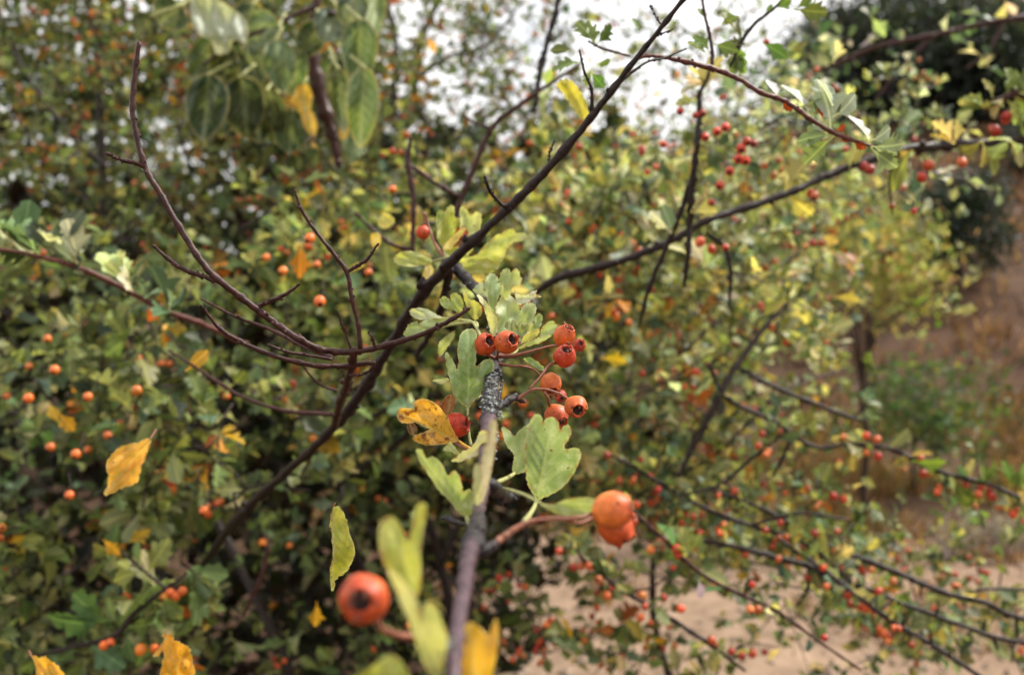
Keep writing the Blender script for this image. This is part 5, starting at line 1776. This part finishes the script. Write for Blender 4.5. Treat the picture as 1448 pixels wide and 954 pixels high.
TL(HT, [(308, 692), (322, 668), (345, 654), (372, 690), (392, 716), (342, 702)], Z1, (392, 716), (345, 656), .36, (.1, .1), .2, 0, (.42, .46, .22), M_HERO, seed=8, step=2.4)
TL(HT, [(543, 548), (562, 542), (575, 570), (572, 640), (562, 700), (550, 780), (535, 850), (520, 905), (500, 955), (470, 960), (476, 880), (490, 800), (505, 720), (518, 650), (530, 590)], Z1, (490, 955), (560, 545), .262, (.3, 1.4), .25, .1, (.33, .29, .36), M_HERO, label='narrow whitish leaf seen edge-on along the stem', seed=9, step=3)
TL(HT, [(455, 900), (456, 830), (460, 780), (475, 762), (492, 772), (500, 830), (494, 900), (488, 960), (462, 960)], Z1, (476, 958), (476, 765), .262, (.2, .6), .3, 0, (.44, .46, .32), M_HERO, seed=10, step=3)
TL(HT, [(588, 636), (597, 636), (603, 648), (612, 645), (625, 655), (633, 672), (642, 665), (651, 676), (655, 694), (664, 691), (673, 700), (674, 714), (666, 727), (655, 729), (646, 722), (634, 706), (618, 690), (604, 668), (593, 652)], PX, (660, 728), (590, 638), .30, (.2, .3), .35, .2, (.30, .38, .15), M_HERO,
   label='lobed light green leaf left of the stem', stalk=([(664, 742), (669, 757)], .262), stalk_w=7, seed=11, step=2.8)
TL(HT, [(985, 82), (1040, 96), (1120, 70), (1190, 66), (1226, 80), (1222, 130), (1180, 146), (1130, 142), (1075, 136), (1020, 112)], Z2, (985, 82), (1226, 100), .275, (.1, .5), .3, 0, (.27, .35, .13), M_HERO, label='narrow leaf running behind the stacked haws', stalk=([(930, 55), (880, 38), (846, 30)], .31), stalk_w=5, seed=12, step=3)
TL(HT, [(480, 470), (445, 430), (410, 380), (370, 362), (348, 320), (335, 260), (335, 200), (350, 160), (378, 142), (410, 160), (432, 200), (446, 240), (460, 235), (475, 180), (488, 105), (510, 88), (530, 100), (526, 150), (515, 210), (506, 300), (510, 400), (500, 460)], Z2, (485, 465), (378, 150), .205, (.4, .5), .35, .2, (.36, .40, .10), M_HERO_SMOOTH,
   label='two-lobed yellow-green leaf standing beside the nearest haw', seed=13, step=3.5, vein_w=3)
TL(HT, [(590, 800), (550, 800), (525, 760), (502, 700), (480, 640), (452, 560), (422, 500), (402, 440), (372, 366), (400, 372), (440, 412), (470, 450), (498, 500), (512, 560), (512, 525), (540, 490), (568, 505), (584, 540), (592, 575), (612, 610), (616, 650), (606, 720)], Z2, (590, 800), (372, 368), .190, (-.2, .4), .35, .25, (.45, .46, .20), M_HERO_SMOOTH,
   label='long pale yellow-green leaf between the nearest haw and the stem', seed=14, step=3.5, vein_w=3)
TL(HT, [(240, 800), (300, 762), (350, 722), (390, 708), (430, 738), (458, 794), (456, 850), (245, 850)], Z2, (350, 850), (388, 710), .185, (0, .5), .3, .2, (.36, .40, .08), M_HERO_SMOOTH, label='yellow-green leaf tip cut by the bottom border', seed=15, step=4, vein_w=3)
TL(HT, [(668, 850), (664, 780), (668, 690), (680, 610), (700, 575), (730, 580), (752, 600), (780, 625), (800, 590), (815, 560), (826, 620), (820, 700), (802, 780), (790, 850)], Z2, (730, 850), (705, 578), .205, (.2, .4), .3, .1, (.68, .38, .03), M_SPOT, label='orange-yellow leaf right of the stem at the bottom', seed=16, step=3.5, vein_w=3)
# small cup of leaf bits near the haw stalks
TL(HT, [(252, 345), (300, 336), (332, 334), (330, 352), (300, 364), (280, 358)], Z1, (332, 344), (252, 346), .42, (.1, .1), .2, 0, (.42, .45, .25), M_HERO, seed=17, step=2.2)
# central clump above the haws
cen = [
    ([(455, 600), (440, 500), (420, 420), (408, 360), (398, 290), (400, 215), (422, 172), (455, 156), (490, 180), (518, 222), (530, 272), (520, 332), (492, 400), (480, 500)], (468, 600), (455, 158), .475, (.27, .36, .17), None),
    ([(560, 420), (530, 360), (514, 290), (512, 205), (540, 132), (575, 115), (600, 130), (612, 152), (630, 128), (652, 114), (682, 138), (690, 180), (706, 200), (700, 232), (668, 262), (624, 272), (606, 330), (585, 420)], (572, 420), (652, 116), .48, (.34, .40, .20), 'two-lobed pale leaf at the top of the central tuft'),
    ([(460, 700), (430, 622), (402, 520), (372, 432), (325, 348), (350, 340), (400, 392), (442, 442), (482, 500), (500, 562), (496, 650)], (465, 700), (328, 345), .435, (.44, .46, .24), 'folded cream-green leaf with a scorched tip'),
    ([(600, 770), (540, 720), (505, 660), (488, 600), (500, 540), (480, 462), (500, 402), (540, 352), (572, 392), (590, 350), (602, 338), (640, 372), (678, 432), (700, 450), (722, 420), (770, 404), (816, 422), (822, 480), (806, 530), (800, 592), (772, 650), (700, 724), (640, 765)], (600, 768), (790, 412), .455, (.33, .40, .22), 'broad dewy leaf in the middle of the central tuft'),
    ([(640, 300), (672, 330), (722, 340), (830, 298), (822, 330), (870, 352), (790, 380), (732, 412), (680, 422), (650, 382)], (650, 400), (868, 350), .49, (.55, .56, .46), 'jagged whitish leaf at the back of the central tuft'),
    ([(640, 640), (580, 630), (555, 600), (575, 560), (620, 545), (660, 570), (682, 602), (710, 575), (750, 582), (775, 612), (752, 652), (712, 700), (690, 730), (668, 690)], (690, 728), (620, 548), .435, (.17, .21, .075), 'dark heart-shaped leaf just above the round haw'),
    ([(780, 640), (778, 600), (800, 560), (820, 510), (850, 494), (876, 520), (872, 570), (850, 622), (815, 650)], (795, 640), (852, 496), .46, (.22, .31, .11), None),
    ([(680, 792), (700, 762), (780, 720), (850, 692), (862, 640), (892, 590), (930, 564), (972, 560), (984, 582), (1022, 590), (990, 642), (932, 700), (862, 742), (760, 772)], (680, 785), (1020, 592), .45, (.35, .43, .23), 'long leaf reaching right towards the haw pair'),
    ([(690, 742), (728, 682), (780, 642), (842, 620), (852, 652), (822, 692), (762, 732)], (690, 740), (848, 630), .442, (.50, .48, .13), 'small yellow leaf in the central tuft'),
    ([(720, 872), (780, 868), (840, 908), (892, 960), (850, 970), (790, 930), (740, 905)], (722, 880), (890, 958), .46, (.16, .28, .12), None),
    ([(200, 470), (170, 492), (110, 462), (60, 452), (20, 422), (10, 386), (42, 350), (80, 366), (104, 396), (100, 350), (130, 320), (172, 336), (200, 380), (212, 440)], (208, 480), (60, 352), .50, (.30, .37, .13), None),
    ([(300, 545), (262, 502), (232, 422), (208, 330), (240, 308), (262, 368), (310, 388), (362, 430), (362, 502), (330, 545)], (320, 545), (238, 310), .50, (.40, .40, .10), None),
    ([(0, 860), (0, 760), (20, 722), (60, 690), (100, 660), (140, 640), (130, 700), (90, 760), (50, 820)], (140, 645), (0, 850), .50, (.26, .33, .12), None),
    ([(330, 950), (370, 900), (420, 876), (470, 880), (476, 954), (440, 1000), (380, 1010)], (400, 1010), (450, 880), .43, (.30, .38, .15), None),
    ([(500, 700), (470, 640), (450, 560), (470, 470), (520, 430), (580, 470), (620, 560), (610, 660), (560, 720)], (540, 720), (520, 432), .48, (.36, .42, .26), None),
    ([(290, 300), (330, 250), (380, 230), (410, 280), (400, 350), (350, 340)], (400, 350), (330, 250), .52, (.38, .43, .33), None),
]
for i, (outl, b, t, d, c, lab) in enumerate(cen):
    TL(HT, outl, ZC, b, t, d, (rng.normal() * .3, .2 + rng.normal() * .3), .4, .2, c, M_HERO, label=lab, seed=30 + i, step=2.8, wave=1.0, tooth=.9,
       stalk=([(b[0] + (560 - b[0]) * .3, b[1] + 40), (520 + 6 * i, 840)], .44) if b[1] > 560 and i not in (9, 12, 13) else None, stalk_w=3.5)
up = [
    ([(500, 850), (480, 840), (430, 810), (372, 801), (336, 814), (352, 845), (390, 858), (445, 858)], (500, 850), (336, 815), .50, (.45, .50, .36), 'pale leaf pointing left from the tip of the bare twig'),
    ([(600, 860), (560, 850), (500, 850), (432, 854), (385, 880), (402, 905), (460, 906), (540, 882)], (600, 862), (386, 885), .495, (.35, .43, .22), None),
    ([(420, 905), (385, 888), (372, 868), (335, 880), (322, 902), (308, 924), (325, 942), (372, 946), (405, 930)], (425, 900), (310, 926), .50, (.28, .38, .17), None),
    ([(440, 590), (400, 597), (350, 604), (300, 600), (270, 585), (264, 558), (295, 532), (350, 528), (402, 548), (450, 574)], (455, 578), (264, 560), .60, (.38, .42, .12), 'yellow-green leaf pointing left below the small hanging haw'),
    ([(510, 520), (480, 480), (470, 430), (478, 390), (492, 384), (505, 400), (508, 340), (530, 310), (552, 315), (556, 362), (580, 372), (574, 432), (545, 500)], (515, 522), (530, 312), .60, (.34, .38, .07), None),
    ([(470, 470), (466, 380), (470, 345), (488, 332), (510, 350), (514, 420), (500, 500)], (500, 500), (488, 334), .61, (.17, .24, .06), None),
    ([(600, 540), (585, 470), (580, 330), (600, 312), (620, 340), (640, 352), (660, 338), (684, 352), (682, 400), (662, 470), (630, 540)], (610, 540), (600, 314), .60, (.44, .48, .20), 'upright two-lobed pale leaf left of the diagonal branch'),
    ([(500, 520), (505, 500), (560, 440), (600, 415), (605, 432), (570, 480), (525, 530)], (505, 522), (604, 418), .585, (.52, .42, .17), None),
    ([(500, 565), (510, 530), (545, 510), (580, 512), (590, 540), (560, 560)], (505, 562), (585, 515), .59, (.36, .40, .06), None),
    ([(620, 640), (590, 590), (620, 560), (660, 545), (700, 500), (752, 452), (780, 445), (800, 430), (835, 420), (850, 440), (892, 440), (902, 462), (880, 480), (842, 486), (805, 520), (795, 560), (762, 592), (700, 638)], (610, 600), (900, 460), .62, (.42, .46, .16), 'spreading lobed leaf right of the diagonal branch'),
    ([(600, 600), (640, 560), (700, 560), (750, 580), (772, 600), (740, 630), (680, 640), (620, 630)], (600, 600), (770, 602), .61, (.36, .40, .12), None),
    ([(590, 668), (610, 645), (650, 624), (702, 640), (690, 672), (640, 684)], (700, 640), (590, 668), .63, (.60, .48, .12), 'yellow leaf under the spreading lobed leaf'),
    ([(400, 650), (412, 612), (435, 592), (452, 610), (448, 650), (420, 672)], (450, 600), (405, 660), .66, (.60, .47, .15), None),
    ([(185, 400), (200, 350), (230, 345), (262, 370), (260, 400), (220, 420)], (262, 390), (195, 360), .75, (.55, .48, .10), None),
    ([(150, 450), (190, 440), (200, 480), (180, 520), (155, 500)], (180, 445), (175, 518), .8, (.66, .46, .03), None),
    ([(715, 740), (700, 690), (705, 650), (735, 640), (765, 660), (780, 700), (765, 745)], (740, 745), (735, 640), .52, (.36, .44, .26), None),
]
TB = thing('leaf_tuft', 'tuft of yellow-green lobed leaves where the diagonal branch forks, above the centre', 'leaves', W(640, 375, .58))
for i, (outl, b, t, d, c, lab) in enumerate(up):
    par = HT if i in (0, 1, 2, 15) else TB
    TL(par, outl, Z7, b, t, d, (rng.normal() * .3, rng.normal() * .3), .4, .1, c, M_HERO, label=lab, seed=60 + i, step=3.0, wave=1.0, tooth=.7,
       stalk=(([(640, 870), (665, 905), (690, 960)], .46) if i < 3 else ([(515, 560)], .58)) if i in (0, 1, 2, 3, 4, 5, 6, 7, 8) else None, stalk_w=4.5)

# ================================================================== single leaves caught among the twigs
def loose(name, label, outl, tr, b, t, d, c, mat, seed, slope=(.2, .2), fold=.3, bend=.2, stalk=None):
    o = W(*pixmap([b], tr)[0], d)
    ob = traced_leaf(None, outl, tr, b, t, d, slope, fold, bend, c, mat, name, label, stalk, 2.6, M_STALK, 1.0, seed, 1.5, 1.6, False, 3.2)
    ob['category'] = 'leaf'
    ob['group'] = 'large yellowing leaves caught among the twigs'
    return ob


loose('yellow_leaf', 'plain yellow toothed leaf caught in the dark bush at the left', [(146, 699), (153, 676), (150, 655), (160, 640), (170, 631), (190, 626), (213, 620), (208, 640), (199, 664), (194, 682), (175, 689), (158, 697)], PX, (213, 620), (147, 699), .60, (.66, .37, .07), M_HERO_SMOOTH, 81, (.4, .3), .25, .2, ([(217, 613), (221, 607)], .605))
loose('yellow_leaf', 'orange-yellow torn leaf with small holes at the bottom left', [(645, 875), (668, 840), (692, 802), (678, 788), (724, 778), (735, 806), (770, 820), (798, 838), (806, 870), (822, 958), (760, 990), (680, 962), (684, 900), (690, 850), (668, 872)], ZB, (700, 785), (760, 985), .58, (.68, .33, .02), M_SPOT, 82, stalk=([(700, 775), (703, 762)], .585))
loose('yellow_leaf', 'yellow toothed leaf at the very bottom left corner', [(130, 870), (165, 878), (192, 874), (215, 896), (245, 915), (275, 962), (220, 1000), (160, 970), (148, 910)], ZB, (132, 872), (240, 990), .60, (.68, .36, .03), M_HERO_SMOOTH, 83, stalk=([(127, 862), (122, 852)], .605))
loose('yellow_leaf', 'upright yellow-green leaf with ragged yellow edge above the nearest haw', [(140, 445), (135, 365), (147, 300), (140, 210), (135, 180), (145, 112), (172, 106), (200, 150), (212, 200), (236, 290), (222, 340), (192, 380), (160, 402), (150, 442)], Z2, (150, 108), (145, 443), .44, (.34, .34, .05), M_HERO_SMOOTH, 84, (.5, .2), .5, stalk=([(152, 100), (156, 90)], .442))
loose('yellow_leaf', 'curled greenish-yellow leaf behind the diagonal branch near the sky', [(915, 365), (928, 340), (965, 334), (1000, 362), (1022, 400), (1046, 440), (1052, 490), (1035, 516), (1008, 490), (975, 450), (942, 395)], Z4, (1035, 514), (918, 362), .56, (.46, .42, .08), M_HERO_SMOOTH, 85, (.4, .2), .5, .3, stalk=([(1040, 522), (1044, 532)], .555))

finalize_plants()
